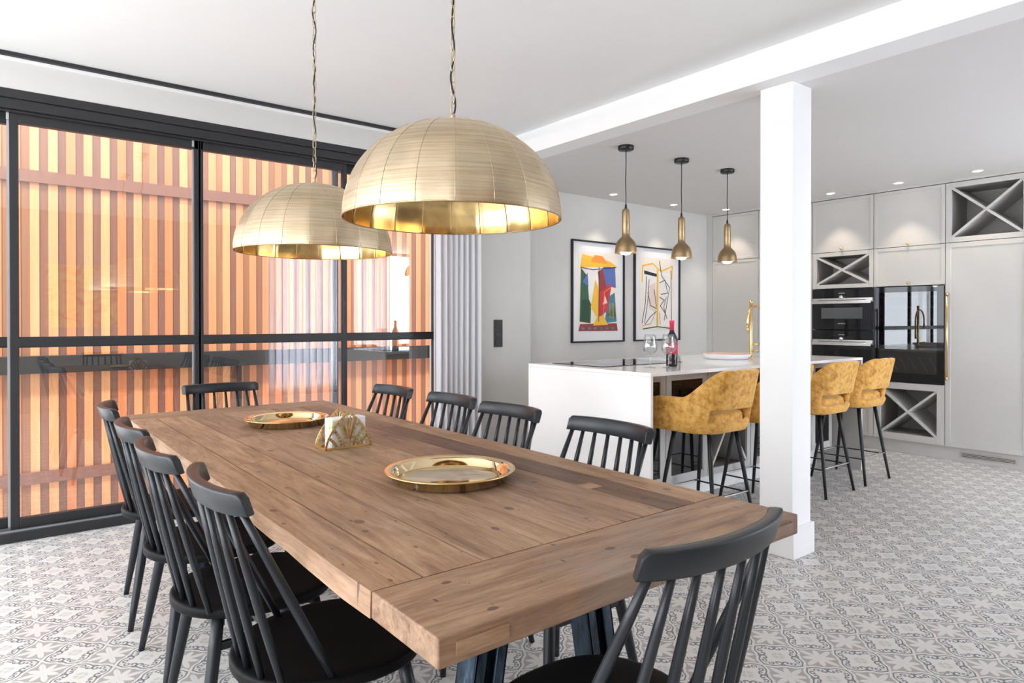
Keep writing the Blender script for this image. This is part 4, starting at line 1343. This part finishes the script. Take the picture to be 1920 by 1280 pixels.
# filler to the wall, cornice filler, plinth
st(bx('trim_6', XF + 0.001, XF + 0.021, 4.7185, YP, 0.0, HK, M_cab))
st(bx('trim_7', XF + 0.003, XF + 0.022, 1.05, 4.7185, 2.478, HK, M_cab))
pln = bx('baseboard_right', XF + 0.035, XF + 0.052, 1.05, 4.7185, 0.0, 0.1185, M_cab); st(pln)
b = MB(); b.box(XF + 0.0335, XF + 0.035, 1.745, 2.175, 0.035, 0.088)
for k in range(4): b.box(XF + 0.030, XF + 0.0345, 1.765, 2.155, 0.041 + k * 0.0115, 0.046 + k * 0.0115)
o = b.build('vent_grille', M_steel, pln)
b = MB()
for k in range(3): b.box(XF + 0.0328, XF + 0.0334, 1.765, 2.155, 0.0475 + k * 0.0115, 0.0515 + k * 0.0115)
b.build('vent_slot', M_dark, pln)

# ---- ovens
def text_mesh(s, size, loc, parent, mat, name):
    cu = bpy.data.curves.new('txt', 'FONT'); cu.body = s; cu.size = size; cu.extrude = 0.0003; cu.align_x = 'CENTER'; cu.align_y = 'CENTER'
    to = bpy.data.objects.new('txt', cu); COL.objects.link(to)
    dg = bpy.context.evaluated_depsgraph_get(); me = bpy.data.meshes.new_from_object(to.evaluated_get(dg))
    bpy.data.objects.remove(to, do_unlink=True)
    me.name = name; me.materials.clear()
    # text lies in XY: turn it to face -X, reading along -Y
    M4 = Matrix(((0, 0, -1, 0), (-1, 0, 0, 0), (0, 1, 0, 0), (0, 0, 0, 1)))
    me.transform(M4)
    o = link(name, me, mat, parent); o.location = loc
    return o
def oven(z0, z1, label, logo=False):
    yc = (2.893 + 3.503) / 2; h = 0.298
    t = empty('built_in_oven', (XF, yc, z0), label=label, cat='oven', group='built-in ovens stacked in the oven cabinet')
    H = z1 - z0
    bx('body', 0.022, 0.47, -h + 0.02, h - 0.02, 0.005, H - 0.005, M_dark, t)
    bx('door', -0.006, 0.0215, -h, h, 0.002, H - 0.140, M_bglass, t, 0.0015)
    bx('control_panel', -0.004, 0.0215, -h, h, H - 0.093, H - 0.002, M_bglass, t, 0.001)
    b = MB(); b.box(-0.008, 0.0215, -h, h, H - 0.138, H - 0.094); b.build('steel_trim', M_steel, t, bevel=0.001)
    b = MB(); b.box(-0.040, -0.026, -h + 0.004, h - 0.004, H - 0.150, H - 0.124)
    for yy in (-h + 0.03, h - 0.05): b.box(-0.027, -0.005, yy, yy + 0.02, H - 0.146, H - 0.128)
    b.build('handle', M_steel, t, bevel=0.003)
    b = MB(); b.box(-0.0085, -0.0079, -h + 0.06, h - 0.06, H - 0.117, H - 0.111); b.build('vent_slit', M_dark, t)
    b = MB(); b.lathe([(0, -0.004), (0.020, -0.004), (0.019, -0.022), (0.014, -0.026), (0, -0.026)], 28, (0, 0.0, H - 0.085), axis='X'); b.build('dial', M_chrome, t)
    bx('display', -0.0050, -0.0041, -0.03, 0.03, H - 0.048, H - 0.041, M_chrome, t)
    if logo:
        m2 = plain('oven_window', (0.10, 0.105, 0.115), 0.08, spec=0.6)
        bx('window', -0.0068, -0.0061, -0.205, 0.205, H - 0.300, H - 0.190, m2, t)
        text_mesh('SIEMENS', 0.020, (-0.0064, 0, H - 0.350), t, M_chrome, 'lettering')
    return t
oven(1.155, 1.567, 'upper black glass built-in oven with steel handle and grey window', True)
oven(0.660, 1.150, 'lower black glass built-in oven, partly hidden behind the stool backs')

# ---- wine cooler
yc = (2.280 + 2.893) / 2; h = 0.298
t = empty('wine_cooler', (XF, yc, 0.672), label='tall black built-in wine cooler with dark glass door and bottle shelves', cat='wine cooler')
b = MB(); H = 0.892
b.box(0.022, 0.44, -h + 0.01, -h + 0.025, 0.01, H - 0.01); b.box(0.022, 0.44, h - 0.025, h - 0.01, 0.01, H - 0.01)
b.box(0.022, 0.44, -h + 0.025, h - 0.025, 0.01, 0.03); b.box(0.022, 0.44, -h + 0.025, h - 0.025, H - 0.03, H - 0.01); b.box(0.42, 0.44, -h + 0.025, h - 0.025, 0.03, H - 0.03)
b.build('inner_cabinet', M_dark, t)
b = MB()
b.box(-0.004, 0.020, -h, -h + 0.055, 0.0, H); b.box(-0.004, 0.020, h - 0.045, h, 0.0, H); b.box(-0.004, 0.020, -h + 0.055, h - 0.045, 0.0, 0.085); b.box(-0.004, 0.020, -h + 0.055, h - 0.045, H - 0.05, H)
d = b.build('door_frame', M_bglass, t)
bx('door_glass', -0.0038, -0.0030, -h + 0.055, h - 0.045, 0.085, H - 0.05, M_tintpane, d)
M_shelf = plain('shelf_wood', (0.42, 0.36, 0.30), 0.5)
for k, zz in enumerate((0.29, 0.34, 0.46, 0.58, 0.70, 0.80)):
    b = MB(); b.box(0.030, 0.036, -h + 0.03, h - 0.03, zz - 0.007, zz + 0.007)
    for j in range(7): b.box(0.036, 0.40, -h + 0.05 + j * 0.08, -h + 0.062 + j * 0.08, zz - 0.003, zz + 0.003)
    b.build('bottle_shelf', M_shelf, t)
b = MB()
for k in range(6):
    y0 = -h + 0.06 + k * 0.085
    b.prism([(y0, 0.10), (y0 + 0.012, 0.10), (y0 + 0.085, 0.235), (y0 + 0.073, 0.235)], 0.05, 0.054, 'YZ')
b.build('slanted_rack', M_steel, t)
b = MB(); b.tube([(-0.030, h - 0.016, 0.10), (-0.030, h - 0.016, H - 0.20)], 0.006, 10)
for zz in (0.12, H - 0.22): b.tube([(-0.030, h - 0.016, zz), (-0.003, h - 0.016, zz)], 0.005, 8)
b.build('handle', M_bmetal, t)

# ------------------------------------------------------------------ painting on the wall behind the camera (seen mirrored in the glass)
t = empty('wall_painting', (1.01, YF, 1.16), label='orange and yellow painting seen only as a reflection in the left glass door', cat='painting')
m, nt, bs = newmat('abstract_canvas')
f = noise(nt, coords(nt), 5, 4, 0.6, 1.0)
nt.links.new(ramp(nt, f, [(0.3, (0.5, 0.12, 0.06)), (0.45, (0.75, 0.35, 0.08)), (0.55, (0.70, 0.55, 0.15)), (0.7, (0.35, 0.30, 0.15))]), bs.inputs['Base Color'])
bx('canvas', -0.43, 0.43, 0.001, 0.03, 0.0, 0.85, m, t)
b = MB()
for q in ((-0.445, -0.431), (0.431, 0.445)): b.box(q[0], q[1], 0.001, 0.036, -0.015, 0.865)
for q in ((-0.015, -0.001), (0.851, 0.865)): b.box(-0.431, 0.431, 0.001, 0.036, q[0], q[1])
b.build('frame', M_shelf, t)
